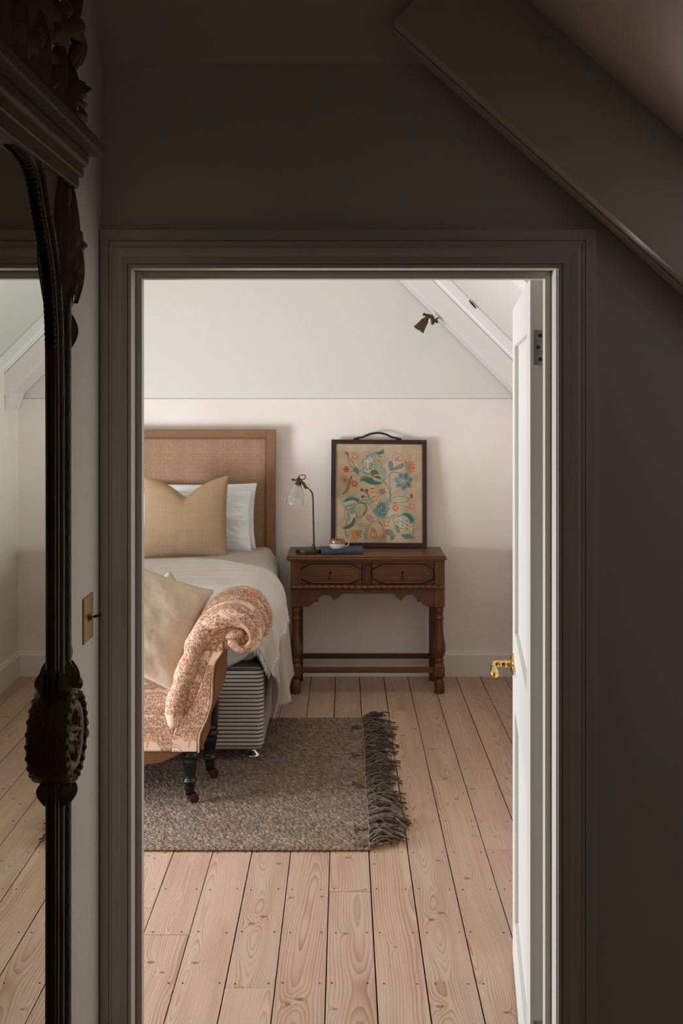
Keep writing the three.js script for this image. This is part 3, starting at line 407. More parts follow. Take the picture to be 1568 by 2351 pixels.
{ const s = thing('settee', 'paisley upholstered settee with a rolled scroll arm at the foot of the bed', 'settee');
  const SD = 4.25, DE = 0.46, k = SD / F, p = (px, py) => [(px - VX) * k, EYE - (py - VY) * k];
  // scroll arm: section seen from the front, running back
  const curve = (ps) => { const c = new THREE.CatmullRomCurve3(ps.map(([a, b]) => new V3(...p(a, b), 0)), false, 'centripetal'); return c.getPoints(ps.length * 5).map(v => [v.x, v.y]); };
  const inner = curve([[378, 1700], [378, 1640], [390, 1585], [408, 1545], [424, 1500], [444, 1440], [482, 1404], [530, 1391], [574, 1402], [597, 1432], [602, 1463], [591, 1490], [570, 1499], [540, 1490], [516, 1492]]);
  const outer = curve([[506, 1500], [494, 1526], [489, 1558], [487, 1612], [477, 1647], [460, 1687], [457, 1722]]);
  mesh('arm', uvm(extr(shapeOf([...inner, ...outer, p(378, 1722)]), DE, 0.014, 3).translate(0, 0, -SD - DE)), M.paisley, s);
  // plain cloth on the outer side and the back of the arm
  const oc = curve([[511, 1497], [498, 1526], [493, 1558], [491, 1612], [481, 1648], [464, 1688], [461, 1727]]), oi = oc.map(q => [q[0] - 0.006, q[1]]).reverse();
  mesh('outside_cover', uvm(extr(shapeOf([...oc, ...oi]), DE - 0.025, 0.001).translate(0, 0, -SD - DE - 0.004)), M.bark, s);
  // padded roll that frames the front of the arm, pleated into lobes
  const rp = [[399, 1655], [403, 1618], [416, 1572], [434, 1526], [450, 1478], [478, 1440], [518, 1420], [556, 1424], [577, 1448], [575, 1474], [556, 1486], [537, 1474]].map(([a, b], i) => new V3(...p(a, b), -SD - 0.005 + 0.0 * i));
  const lobes = [0.0, 0.17, 0.31, 0.46, 0.86], rad = t => { let r = mix(0.041, 0.045, sstep(0, 0.4, t)) * mix(1, 0.62, sstep(0.62, 1, t)); for (const l of lobes) r -= 0.0095 * Math.exp(-Math.pow((t - l) / 0.026, 2)); return r; };
  mesh('arm_roll', tube(rp, rad, 150, 26), M.paisley, s);
  mesh('scroll_centre', uvm(new THREE.SphereGeometry(1, 24, 16).scale(0.040, 0.022, 0.03).rotateZ(0.25).translate(...p(540, 1456), -SD + 0.006)), M.paisley, s);
  // front facing panel below the scroll with a row of piping
  const fp = curve([[512, 1470], [490, 1500], [472, 1540], [455, 1590], [436, 1630], [408, 1660], [398, 1690], [396, 1724]]).concat(curve([[453, 1724], [456, 1688], [473, 1648], [483, 1610], [485, 1560], [492, 1528], [512, 1496]]));
  mesh('front_panel', uvm(extr(shapeOf(fp), 0.026, 0.004, 2).translate(0, 0, -SD - 0.012)), M.paisley, s);
  const pip = [[508, 1496], [492, 1526], [488, 1558], [486, 1612], [476, 1647], [459, 1687], [457, 1724]].map(([a, b]) => new V3(...p(a, b), -SD + 0.012)); mesh('piping', tube(pip, 0.004, 40, 8), M.paisley, s);
  // folds on the top of the roll further back
  for (const [dd, px] of [[0.16, 0], [0.30, 4]]) { const f = [[440, 1450], [480, 1403], [530, 1389], [574, 1401], [598, 1434], [602, 1465]].map(([a, b]) => new V3(p(a + px * 0.5, b)[0], p(a, b)[1] - 0.014, -SD - dd)); mesh('roll_fold', tube(f, [0.02, 0.024, 0.026, 0.024, 0.018], 40, 14), M.paisley, s); }
  // seat, front border, show-wood under-rail
  const sx0 = -2.0, sxr = p(382, 0)[0];
  mesh('seat', uvm(new RoundedBoxGeometry(sxr - sx0 + 0.03, 0.13, DE + 0.0, 5, 0.035).translate((sx0 + sxr + 0.03) / 2, p(0, 1600)[1] - 0.065, -SD - DE / 2 + 0.006)), M.paisley, s);
  mesh('seat_border', box(sx0, p(402, 0)[0], p(0, 1725)[1], p(0, 1640)[1], -SD - DE + 0.01, -SD + 0.012, 0.012, 'y', 3), M.paisley, s);
  const ur = curve([[340, 1757], [368, 1753], [395, 1742], [425, 1727], [432, 1721]]); mesh('under_rail', uvm(extr(shapeOf([[sx0, p(0, 1721)[1]], [sx0, p(0, 1757)[1]], ...ur]), 0.03, 0.004).translate(0, 0, -SD - 0.035), 'x'), M.oak, s);
  mesh('under_frame', box(sx0 + 0.02, p(455, 0)[0], p(0, 1733)[1], p(0, 1716)[1], -SD - DE + 0.02, -SD - 0.04, 0.004, 'x'), M.oakDark, s);
  // ebonised turned legs on castors
  const prof = [[0.0, 0.0], [0.018, 0.0], [0.019, 0.015], [0.022, 0.035], [0.019, 0.04], [0.027, 0.05], [0.031, 0.056], [0.027, 0.064], [0.021, 0.07], [0.024, 0.09], [0.030, 0.13], [0.033, 0.145], [0.028, 0.151], [0.036, 0.158], [0.038, 0.166], [0.034, 0.173], [0.030, 0.177], [0.035, 0.185], [0.036, 0.193], [0.031, 0.199], [0.036, 0.205], [0.036, 0.225]];
  for (const [lx, ld, hh, n] of [[X(436, 4.32), 4.32, 0, 1], [X(482, 4.60), 4.60, 0.0, 2], [-1.85, 4.32, 0, 3], [-1.85, 4.60, 0, 4]]) {
    const leg = mesh('leg', lathe(prof, lx, 0.046 + hh, -ld, 36), M.ebony, s);
    const hs = n === 2 ? 1 : 1; mesh('leg_block', box(lx - 0.036, lx + 0.036, 0.255, n === 2 ? 0.40 : 0.28, -ld - 0.036, -ld + 0.036, 0.006), M.ebony, leg);
    const cm = std({ color: '#3a2216', roughness: 0.45, metalness: 0.2 });
    mesh('castor_wheel', new THREE.CylinderGeometry(0.019, 0.019, 0.016, 24).rotateX(PI / 2).rotateY(0.35).translate(lx + 0.018, 0.030, -ld + 0.004), cm, leg);
    mesh('castor_fork', [box(lx - 0.008, lx + 0.024, 0.030, 0.052, -ld - 0.011, -ld - 0.007, 0.001), box(lx - 0.008, lx + 0.024, 0.030, 0.052, -ld + 0.013, -ld + 0.017, 0.001), lathe([[0.012, 0], [0.015, 0.006], [0.02, 0.008]], lx, 0.042, -ld, 20)], cm, leg);
  }
}
putCushion('cushion', 'pale beige linen cushion lying against the scroll arm of the settee', 'cushion', cushion(0.47, 0.44, 0.14, { pinch: 0.08, seed: 11, wr: 0.02, pull: 0.009 }), M.beige, new V3(-0.851, 0.747, -4.385), [-0.24, 0.10, -0.35]);
putCushion('cushion', 'second beige cushion peeking out behind the one on the settee', 'cushion', cushion(0.36, 0.36, 0.12, { pinch: 0.05, seed: 14, wr: 0.015 }), M.beige, new V3(X(372, 4.62), 0.665, -4.62), [-0.4, 0.1, 0.72]);

// ---------------------------------------------------------------- rug
{ const rug = thing('rug', 'chunky woven grey brown jute rug with knotted fringe on the floorboards', 'rug');
  const x0 = -1.95, x1 = 0.098, d0 = 3.885, d1 = 5.46, r = rng(44);
  mesh('backing', box(x0, x1, 0.0006, 0.008, -d1, -d0, 0.002), std({ color: '#5d4a38', roughness: 1 }), rug);
  const st = new THREE.IcosahedronGeometry(1, 1).scale(0.0050, 0.0046, 0.0128); st.rotateY(0.68);
  const px = 0.0086, pd = 0.0168, nx = Math.floor((x1 - x0) / px), nd = Math.floor((d1 - d0) / pd), im = new THREE.InstancedMesh(st, std({ color: '#ffffff', roughness: 1 }), nx * nd + nx), m = new THREE.Matrix4(), q = new THREE.Quaternion(), e = new THREE.Euler(), sc = new V3(), col = new THREE.Color();
  const tones = [[0.46, 0.375, 0.30], [0.385, 0.305, 0.235], [0.53, 0.45, 0.375], [0.42, 0.40, 0.385], [0.48, 0.36, 0.26], [0.56, 0.50, 0.44]]; let n = 0;
  for (let j = 0; j < nd; j++) for (let i = 0; i < nx; i++) { e.set((r() - 0.5) * 0.25, (r() - 0.5) * 0.35 + (j % 2 ? 0 : 0), 0); q.setFromEuler(e); const s = 0.9 + 0.3 * r(); sc.set(s, s * (0.85 + 0.3 * r()), s); m.compose(new V3(x0 + (i + 0.5) * px + (r() - 0.5) * 0.0025, 0.0085 + (r() - 0.5) * 0.0014, -(d0 + (j + 0.5) * pd + (i % 2) * 0.0055 + (r() - 0.5) * 0.003)), q, sc); im.setMatrixAt(n, m); const t = tones[Math.floor(clamp(noise(i * 0.25, j * 0.9, 3) * 1.3 - 0.15) * 5.99)], t2 = tones[Math.floor(r() * 6)], k = 0.86 + 0.28 * r(); col.setRGB(...[0, 1, 2].map(c => Math.pow(mix(mix(t[c], t2[c], 0.5), [0.445, 0.375, 0.31][c], 0.3) * k * 1.06, 2.2))); im.setColorAt(n++, col); }
  for (let i = 0; i < nx; i++) { e.set(0, 1.15, 0); q.setFromEuler(e); sc.set(1, 1, 0.8); m.compose(new V3(x0 + (i + 0.5) * px, 0.0075, -d0 + 0.002), q, sc); im.setMatrixAt(n, m); const t = tones[i % 3]; col.setRGB(...[0, 1, 2].map(c => Math.pow(t[c] * 1.1, 2.2))); im.setColorAt(n++, col); }
  im.count = n; shade(im); im.name = 'weave'; im.userData.kind = 'stuff'; rug.add(im);
  // stitched line along the fringe end and the tassels
  const line = []; for (let i = 0; i <= 30; i++) { const d = mix(d0 + 0.01, d1 - 0.01, i / 30); line.push(new V3(x1 - 0.004 + 0.004 * Math.sin(i * 1.7) * (i % 3 - 1), 0.0165, -d)); } mesh('edge_stitch', tube(line, 0.0012, 90, 5), std({ color: '#c9a877', roughness: 1 }), rug);
  const fm = [['#6a5a4a', '#544538', '#7d6c5b'].map(c => std({ color: c, roughness: 1 }))][0]; const nt = 42;
  for (let i = 0; i < nt; i++) {
    const d = mix(d0 + 0.02, d1 - 0.02, (i + 0.5 * r()) / (nt - 0.5)), gs = [], bend = (r() - 0.5) * 0.13 + 0.02 * Math.sin(i * 0.8), L = 0.10 + r() * 0.065, flip = i === 0 || (i % 11 === 4 && r() < 0.9);
    for (let k2 = 0; k2 < 8; k2++) { const sp = (r() - 0.5) * 0.06, w = (r() - 0.5) * 0.034, h = 0.004 + r() * 0.026, l = L * (0.6 + 0.55 * r()), pts = []; const f = flip && k2 < 4 ? -1 : 1;
      for (let a = 0; a <= 5; a++) { const t = a / 5; const rx = f < 0 ? Math.sin(t * PI * 0.75) * 0.05 * (k2 % 2 ? 1 : -0.8) - 0.02 * t : l * t; pts.push(new V3(x1 - 0.006 + rx, 0.008 + (f < 0 ? 0.012 * Math.sin(t * PI) : h * Math.sin(t * PI)) * 1.0 + (1 - t) * 0.003, -(d + sp * t + bend * t * t + w * 1.3 * Math.sin(t * 8 + k2 * 1.7) + (f < 0 ? -0.05 * t * (k2 / 4) : 0)))); }
      gs.push(tube(pts, u => 0.0047 * (1 - 0.25 * u) * (0.85 + 0.22 * Math.sin(u * 34 + k2)), 24, 6)); }
    mesh('tassel', gs, fm[(i * 7 + (i >> 1)) % 3], rug);
  }
}
// ---------------------------------------------------------------- side table
const TD = 5.93, tx = px => X(px, TD), ty = py => Y(py, TD);
const TT = 0.787;   // height of the table top
{ const t = thing('side_table', 'dark oak side table with two panelled drawers beside the bed', 'table');
  const zf = -5.905, zb = -6.235;
  // top with moulded edge
  const tp = box(X(659, 5.89), X(1024, 5.89), TT - 0.014, TT, zb, -5.892, 0.006, 'x', 3), tp2 = box(X(657, 5.885), X(1026, 5.885), TT - 0.024, TT - 0.011, zb, -5.885, 0.0055, 'x', 3), tp3 = box(X(661, 5.89), X(1022, 5.89), TT - 0.033, TT - 0.022, zb, -5.895, 0.004, 'x', 2);
  mesh('table_top', [tp, tp2, tp3], M.oak, t);
  const hw = 0.0285, lxs = [tx(679), tx(1009)], yb0 = ty(1393), yTop = TT - 0.033;
  for (const lx of lxs) {
    const z = -5.94, leg = grp('leg', t);
    mesh('post', box(lx - hw, lx + hw, yb0, yTop, z - hw, z + hw, 0.002), M.oak, leg);
    const pr = [[0.0, 0.088], [0.0200, 0.088], [0.0155, 0.094], [0.0185, 0.098], [0.025, 0.093]]; 
    const px2 = [[1394, 13], [1398, 16], [1402, 17], [1404, 14.5], [1412, 13.5], [1416, 14], [1417.5, 17.5], [1420, 18], [1422, 17], [1423, 14], [1440, 14], [1455, 15.5], [1468, 19], [1480, 23], [1489, 24.5], [1496, 24], [1503, 20.5], [1509, 15.5], [1512, 14], [1514, 17], [1517, 18], [1519, 17], [1521, 14], [1525, 16], [1528, 20]].map(([y, w]) => [w / 2 / 404.7 * 1.18, ty(y)]).reverse();
    mesh('turning', lathe(px2, lx, 0, z, 36), M.oak, leg);
    mesh('foot_block', box(lx - hw, lx + hw, ty(1553), ty(1528), z - hw, z + hw, 0.004, 'y', 2), M.oak, leg);
    mesh('foot', lathe([[0.0, 0.0], [0.024, 0.0], [0.029, 0.006], [0.0295, 0.05], [0.027, 0.068], [0.019, 0.077], [0.017, 0.083], [0.022, 0.089], [0.026, 0.093]], lx, 0, z, 32), M.oak, leg);
  }
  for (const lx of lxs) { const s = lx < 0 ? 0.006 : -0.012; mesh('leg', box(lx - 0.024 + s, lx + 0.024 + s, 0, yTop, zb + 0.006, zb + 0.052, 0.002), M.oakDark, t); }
  const xa = lxs[0] + hw, xb = lxs[1] - hw, fz = -5.925;
  mesh('top_rail', box(xa, xb, ty(1294), yTop, fz - 0.025, fz, 0.001, 'x'), M.oak, t);
  const bead = []; const byc = ty(1346.5); for (let i = 0, n = 24; i < n; i++) { const w = (lxs[1] - lxs[0] + 2 * hw) / n, x0 = lxs[0] - hw + i * w; bead.push(uvm(new THREE.CapsuleGeometry(0.0125, w * 0.36, 4, 10).scale(1, 1, 0.8).rotateZ(PI / 2).translate(x0 + w / 2, byc, fz + 0.022), 'x')); if (i) bead.push(new THREE.CylinderGeometry(0.0085, 0.0085, 0.006, 10).rotateZ(PI / 2).translate(x0, byc, fz + 0.022)); }
  mesh('beaded_moulding', bead, M.oak, t);
  mesh('moulding_rail', box(lxs[0] - hw, lxs[1] + hw, byc - 0.013, byc + 0.013, fz - 0.02, fz + 0.013, 0.002, 'x'), M.oak, t);
  for (const s of [0, 1]) mesh('side_panel', box(s ? lxs[1] + hw - 0.018 : lxs[0] - hw + 0.002, s ? lxs[1] + hw - 0.002 : lxs[0] - hw + 0.018, ty(1392), yTop, zb + 0.05, -5.96, 0.001, 'z'), M.oak, t);
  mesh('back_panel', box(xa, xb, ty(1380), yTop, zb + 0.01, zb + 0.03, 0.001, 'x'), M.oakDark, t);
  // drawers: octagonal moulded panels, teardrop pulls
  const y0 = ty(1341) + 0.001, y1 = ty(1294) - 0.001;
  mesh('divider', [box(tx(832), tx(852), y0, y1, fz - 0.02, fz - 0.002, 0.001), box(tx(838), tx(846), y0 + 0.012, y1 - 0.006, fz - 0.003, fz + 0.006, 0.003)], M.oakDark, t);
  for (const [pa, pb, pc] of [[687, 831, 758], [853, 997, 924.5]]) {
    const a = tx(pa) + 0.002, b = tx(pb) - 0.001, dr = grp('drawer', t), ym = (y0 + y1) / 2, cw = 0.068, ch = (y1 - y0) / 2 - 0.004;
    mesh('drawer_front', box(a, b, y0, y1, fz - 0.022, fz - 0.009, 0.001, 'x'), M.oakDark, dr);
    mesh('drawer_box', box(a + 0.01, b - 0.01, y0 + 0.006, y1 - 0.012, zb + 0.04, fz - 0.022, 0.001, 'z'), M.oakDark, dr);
    const oct = (m) => { const A = a + 0.004 + m, B = b - 0.004 - m, c = y0 + 0.002 + m, d = y1 - 0.002 - m, k = cw - m * 0.35, j = (d - c) * 0.30; return [[A, c + j], [A + k, c], [B - k, c], [B, c + j], [B, d - j], [B - k, d], [A + k, d], [A, d - j]]; };
    mesh('moulding', [uvm(extr(shapeOf(oct(0), [oct(0.011)]), 0.016, 0.004, 2).translate(0, 0, fz - 0.010), 'x'), uvm(extr(shapeOf(oct(0.009), [oct(0.016)]), 0.009, 0.003, 2).translate(0, 0, fz - 0.007), 'x')], M.oak, dr);
    for (const [cx, cy, sx, sy] of [[a, y0, 1, 1], [b, y0, -1, 1], [a, y1, 1, -1], [b, y1, -1, -1]]) mesh('corner_block', uvm(extr(shapeOf(sx * sy > 0 ? [[cx, cy], [cx + sx * 0.05, cy], [cx, cy + sy * 0.024]] : [[cx, cy], [cx, cy + sy * 0.024], [cx + sx * 0.05, cy]]), 0.006, 0.0015).translate(0, 0, fz - 0.007), 'x'), M.oak, dr);
    const pl = grp('pull', dr), hx = tx(pc), hy = ty(1314); 
    mesh('back_plate', lathe([[0.025, 0], [0.0245, 0.002], [0.017, 0.005], [0.0155, 0.003], [0.009, 0.005], [0.008, 0.009], [0.004, 0.011], [0, 0.0115]], 0, 0, 0, 16).rotateX(PI / 2).translate(hx, hy, fz - 0.006), std({ color: '#241c15', metalness: 0.6, roughness: 0.45 }), pl);
    mesh('drop', lathe([[0, -0.034], [0.004, -0.033], [0.0075, -0.028], [0.008, -0.024], [0.0055, -0.016], [0.003, -0.008], [0.0045, -0.006], [0.0045, -0.004], [0.0025, 0.0], [0, 0.002]], hx - 0.002, hy - 0.006, fz + 0.008, 18), M.bronze, pl);
  }
  // shaped apron
  const half = [[690, 1352], [690, 1391], [697, 1393], [706, 1393], [714, 1390], [720, 1384], [724, 1381.5], [729, 1382], [731, 1378], [733, 1373], [738, 1367.5], [745, 1365], [753, 1366], [760, 1370], [764, 1375], [766, 1378], [771, 1378], [774, 1373], [778, 1371], [782, 1367], [787, 1363]].map(([x, y]) => [tx(x), ty(y)]);
  const mid = (lxs[0] + lxs[1]) / 2, other = half.slice().reverse().map(([x, y]) => [2 * mid - x, y]);
  mesh('apron', uvm(extr(shapeOf([...half, ...other].reverse()), 0.016, 0.0015).translate(0, 0, fz - 0.014), 'x'), M.oak, t);
  mesh('stretcher', box(xa - 0.004, xb + 0.004, ty(1545), ty(1533), -5.952, -5.928, 0.002, 'x'), M.oak, t);
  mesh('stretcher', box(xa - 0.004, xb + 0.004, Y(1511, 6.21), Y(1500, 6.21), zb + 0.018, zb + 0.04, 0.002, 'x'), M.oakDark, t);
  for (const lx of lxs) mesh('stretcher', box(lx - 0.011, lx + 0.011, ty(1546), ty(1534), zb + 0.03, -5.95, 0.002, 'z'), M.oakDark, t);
}

// ---------------------------------------------------------------- embroidered screen on the table
const embroidery = canvasTex(760, 850, (c, w, h) => {
  const r = rng(3); c.fillStyle = '#cdb595'; c.fillRect(0, 0, w, h);
  for (let i = 0; i < 1400; i++) { c.fillStyle = `rgba(${r() < 0.5 ? '150,110,75' : '225,205,175'},0.04)`; c.beginPath(); c.arc(r() * w, r() * h, 8 + r() * 45, 0, 7); c.fill(); }
  for (let i = 0; i < h; i += 3) { c.fillStyle = `rgba(110,80,50,${0.03 + 0.05 * r()})`; c.fillRect(0, i, w, 1); } for (let i = 0; i < w; i += 3) { c.fillStyle = `rgba(110,80,50,${0.03 + 0.05 * r()})`; c.fillRect(i, 0, 1, h); }
  c.translate(-495, -195); c.lineCap = 'round'; c.lineJoin = 'round';
  const thru = (pts, closed) => { const cv = new THREE.CatmullRomCurve3(pts.map(p => new V3(p[0], p[1], 0)), closed, 'centripetal'); c.beginPath(); cv.getPoints(pts.length * 8).forEach((q, i) => i ? c.lineTo(q.x, q.y) : c.moveTo(q.x, q.y)); if (closed) c.closePath(); };
  const P = (pts) => thru(pts, false);
  const C = (pts) => thru(pts, true);
  const stroke = (pts, col, lw) => { P(pts); c.strokeStyle = col; c.lineWidth = lw; c.stroke(); };
  const blob = (pts, fill, col, lw = 3) => { C(pts); if (fill) { c.fillStyle = fill; c.fill(); } if (col) { c.strokeStyle = col; c.lineWidth = lw; c.stroke(); } };
  const shrink = (pts, k, dx = 0, dy = 0) => { let x = 0, y = 0; pts.forEach(p => { x += p[0] / pts.length; y += p[1] / pts.length; }); return pts.map(p => [x + dx + (p[0] - x) * k, y + dy + (p[1] - y) * k]); };
  const OL2 = '#6d6a3c', TE = '#41706f', TL = '#8aa39a', BL = '#657d80', ND = '#2c3f4d', OC = '#a5803f';
  // banded trunk
  const trunk = [[895, 270], [868, 345], [838, 450], [818, 560], [826, 640], [850, 690], [900, 740], [950, 830], [945, 900], [928, 985]];
  stroke(trunk, '#e0b37c', 27);
  { const cv = new THREE.CatmullRomCurve3(trunk.map(p => new V3(p[0], p[1], 0))); for (let i = 0; i < 44; i++) { const p = cv.getPointAt(i / 43), t = cv.getTangentAt(i / 43); c.strokeStyle = ['#b9713c', '#e8c08a', '#8a4d30', '#d89a5c'][i % 4]; c.lineWidth = 8; c.beginPath(); c.moveTo(p.x - t.y * 13, p.y + t.x * 13); c.lineTo(p.x + t.y * 13, p.y - t.x * 13); c.stroke(); } }
  blob([[915, 960], [900, 1000], [912, 990], [925, 1000], [945, 985], [940, 950]], '#b98147', '#8a5a30');
  // main stem and branches
  stroke([[860, 470], [930, 530], [965, 600], [972, 690], [960, 720]], '#7b7f4a', 12);
  stroke([[972, 690], [978, 600], [966, 520], [975, 450], [1010, 440], [1060, 445]], OL2, 8);
  stroke([[735, 432], [690, 425], [655, 435], [610, 440]], OL2, 5); stroke([[655, 435], [640, 360], [660, 320]], OL2, 3); stroke([[640, 460], [640, 500], [655, 530]], OL2, 3);
  stroke([[700, 690], [760, 675], [830, 690]], OL2, 6); stroke([[800, 670], [770, 620], [735, 595]], '#4c4632', 6); stroke([[775, 625], [775, 595]], '#4c4632', 5); stroke([[785, 655], [740, 650]], '#4c4632', 5);
  stroke([[880, 800], [870, 840], [905, 900], [920, 950]], OL2, 5); stroke([[905, 890], [850, 860], [800, 890], [760, 960], [720, 970]], OL2, 5); stroke([[800, 890], [820, 950]], OL2, 4);
  stroke([[950, 890], [975, 830], [1020, 800], [1060, 815]], '#9a7a3a', 8); stroke([[980, 690], [1050, 720], [1140, 740]], OL2, 4); stroke([[1020, 700], [1025, 730]], OL2, 4); stroke([[965, 620], [930, 610]], OL2, 3); stroke([[980, 640], [1010, 620], [1040, 602]], OL2, 5);
  // curling tendrils
  for (const [x, y, s] of [[940, 330, 1], [1140, 305, -1], [605, 970, 1]]) { c.strokeStyle = '#8a7a55'; c.lineWidth = 3; c.beginPath(); c.arc(x, y, 14, 0, 7); c.stroke(); } stroke([[920, 300], [950, 325], [975, 345]], '#8a7a55', 3); stroke([[1178, 272], [1150, 310], [1110, 335], [1080, 365]], '#8a7a55', 3); stroke([[585, 920], [588, 970], [615, 1010]], '#5a5a48', 4);
  // top left leaf with curled tip, and feather leaf below
  blob([[575, 272], [605, 275], [612, 320], [650, 360], [668, 415], [635, 395], [607, 345], [600, 300]], null, TE, 5); blob([[575, 270], [610, 272], [612, 300]], '#4f8480', null);
  blob([[672, 398], [700, 425], [690, 468], [670, 440], [645, 435]], '#47807c', '#7aa59e'); blob([[635, 478], [628, 540], [600, 605], [560, 630], [590, 590], [608, 530]], '#94865a', '#5c5432', 4);
  // small round flowers
  const rosette = (x, y, R, a, b, m) => { for (let j = 0; j < 6; j++) { c.fillStyle = a; c.strokeStyle = b; c.lineWidth = 2.5; c.beginPath(); c.arc(x + Math.cos(j * PI / 3) * R * 0.55, y + Math.sin(j * PI / 3) * R * 0.55, R * 0.48, 0, 7); c.fill(); c.stroke(); } c.fillStyle = m; c.beginPath(); c.arc(x, y, R * 0.36, 0, 7); c.fill(); };
  rosette(668, 306, 24, '#d59a86', '#a8584a', '#e5c3a0'); rosette(591, 417, 26, '#d9603a', '#b03f28', '#8a2f20'); rosette(580, 508, 25, '#da8f6e', '#b25a40', '#a33b2c'); rosette(663, 540, 26, '#d45a38', '#a83c26', '#e7a070'); rosette(1018, 748, 25, '#d5622f', '#a84420', '#e89a58'); rosette(1163, 732, 25, '#dd9078', '#b2503c', '#f0cfae');
  for (const [x, y] of [[727, 592], [770, 598], [735, 652]]) { c.fillStyle = '#7a6a3e'; c.beginPath(); c.arc(x, y, 15, 0, 7); c.fill(); c.fillStyle = '#4c4228'; c.beginPath(); c.arc(x, y, 7, 0, 7); c.fill(); }
  blob([[765, 680], [790, 672], [818, 690], [800, 712], [775, 715]], '#7fb0a5', TE);
  for (let j = 0; j < 7; j++) { c.save(); c.translate(905, 605); c.rotate(j / 7 * 2 * PI); c.fillStyle = '#8c5c62'; c.beginPath(); c.ellipse(20, 0, 17, 5, 0, 0, 7); c.fill(); c.restore(); }
  // great speckled leaf, upper middle
  const L1 = [[835, 285], [800, 285], [770, 320], [735, 345], [740, 390], [738, 440], [770, 465], [810, 460], [840, 410], [810, 390], [832, 340]]; blob(L1, '#c9bfa6', TL, 16); blob(shrink(L1, 0.9), '#d6cbb2', '#55736f', 3);
  for (let i = 0; i < 70; i++) { const x = 742 + r() * 90, y = 288 + r() * 170; if (Math.abs(x - (800 - (y - 290) * 0.18)) > 34) continue; c.strokeStyle = '#333a3a'; c.lineWidth = 4; c.beginPath(); c.moveTo(x, y); c.lineTo(x + 6 * (r() - 0.5) * 2, y + 9); c.stroke(); }
  blob([[835, 275], [880, 262], [912, 240], [918, 275], [880, 290]], '#3f6f68', TL, 7);
  const L2 = [[840, 355], [890, 350], [905, 400], [940, 445], [938, 495], [900, 505], [870, 450], [838, 400]]; blob(L2, '#bfb89d', TL, 8); c.save(); C(L2); c.clip(); c.strokeStyle = 'rgba(75,105,100,0.75)'; c.lineWidth = 1.6; for (let i = 800; i < 960; i += 10) { c.beginPath(); c.moveTo(i, 330); c.lineTo(i, 520); c.stroke(); } for (let i = 330; i < 520; i += 10) { c.beginPath(); c.moveTo(800, i); c.lineTo(960, i); c.stroke(); } c.restore();
  blob([[712, 490], [750, 470], [810, 485], [850, 515], [905, 525], [880, 548], [800, 548], [735, 520], [710, 525]], '#3e6a62', '#9fb7a2', 8); stroke([[715, 500], [760, 482], [815, 490]], OC, 12); blob([[808, 430], [850, 430], [880, 470], [900, 490], [850, 488], [815, 465]], '#5d6b3d', ND, 5); stroke([[830, 470], [870, 465], [905, 490]], '#dcd2b6', 8);
  // top right leaves and flowers
  blob([[985, 345], [995, 390], [985, 430], [962, 395], [965, 355]], '#5d7782', ND, 4); blob([[990, 415], [1030, 390], [1085, 368], [1085, 390], [1050, 410], [1000, 420]], '#76747a', ND, 5); 
  for (let j = 0; j < 9; j++) { c.save(); c.translate(1040, 330); c.rotate(-PI * 0.98 + j / 8 * PI * 0.96); blob([[6, -10], [34, -12], [56, 0], [34, 12], [6, 10]], '#d9b79a', '#96504c', 3); c.restore(); } blob([[1015, 318], [1040, 346], [1075, 325], [1045, 335]], '#c98f78', '#96504c');
  for (let j = 0; j < 8; j++) { c.save(); c.translate(1128, 398); c.rotate(-PI * 0.62 + j / 7 * PI * 1.15); blob([[6, -9], [38, -10], [62, 0], [38, 10], [6, 9]], j % 2 ? '#e8894a' : '#da6c34', '#b24c28', 3); c.restore(); } blob([[1105, 380], [1128, 355], [1138, 400], [1118, 425]], '#8c9378', TE, 3);
  // blue star flower
  for (let j = 0; j < 7; j++) { const a = -PI / 2 + (j + 0.0) / 7 * 2 * PI; c.save(); c.translate(1088, 515); c.rotate(a + PI / 7); blob([[20, -12], [60, -10], [86, 0], [60, 10], [20, 12]], '#d9b08a', '#9a4a38', 3); c.restore(); }
  for (let j = 0; j < 7; j++) { const a = -PI / 2 + PI / 7 * 0 + (j + 0.5) / 7 * 2 * PI; c.save(); c.translate(1088, 515); c.rotate(a + PI / 7 + PI / 7); blob([[10, -20], [48, -30], [84, 0], [48, 30], [10, 20]], BL, TL, 6); blob([[28, -9], [52, -8], [62, 0], [52, 8], [28, 9]], j % 2 ? '#2f4f60' : '#3d6070', null); c.restore(); }
  for (let j = 0; j < 5; j++) { c.save(); c.translate(1088, 512); c.rotate(j / 5 * 2 * PI); c.fillStyle = '#b5aa80'; c.beginPath(); c.ellipse(15, 0, 15, 5, 0, 0, 7); c.fill(); c.restore(); }
  // two-lobed leaf, left
  const L3 = [[562, 700], [600, 665], [650, 652], [705, 672], [700, 720], [650, 735], [605, 760], [578, 740]]; blob(L3, '#c7bd9f', TL, 12); blob([[570, 698], [605, 662], [655, 655], [702, 675], [698, 700], [650, 680], [605, 690]], '#3d7068', TL, 5);
  const L4 = [[705, 700], [750, 705], [770, 760], [740, 815], [690, 828], [680, 790], [650, 770], [660, 735]]; blob(L4, '#b3a780', '#8c7a3e', 10); for (let i = 0; i < 11; i++) stroke([[680, 720 + i * 8], [715, 750 + i * 4], [740, 790 - i * 5]], i % 2 ? '#8b7f57' : '#cfc3a0', 3); stroke([[712, 702], [755, 715], [766, 760], [738, 810]], '#5c7048', 10);
  const L5 = [[588, 760], [640, 765], [680, 800], [660, 860], [620, 905], [565, 918], [600, 890], [578, 820]]; blob(L5, '#cfc4a6', '#5f7a60', 6); blob([[660, 830], [672, 860], [630, 915], [565, 920], [605, 895], [640, 868]], '#58694a', OL2, 5);
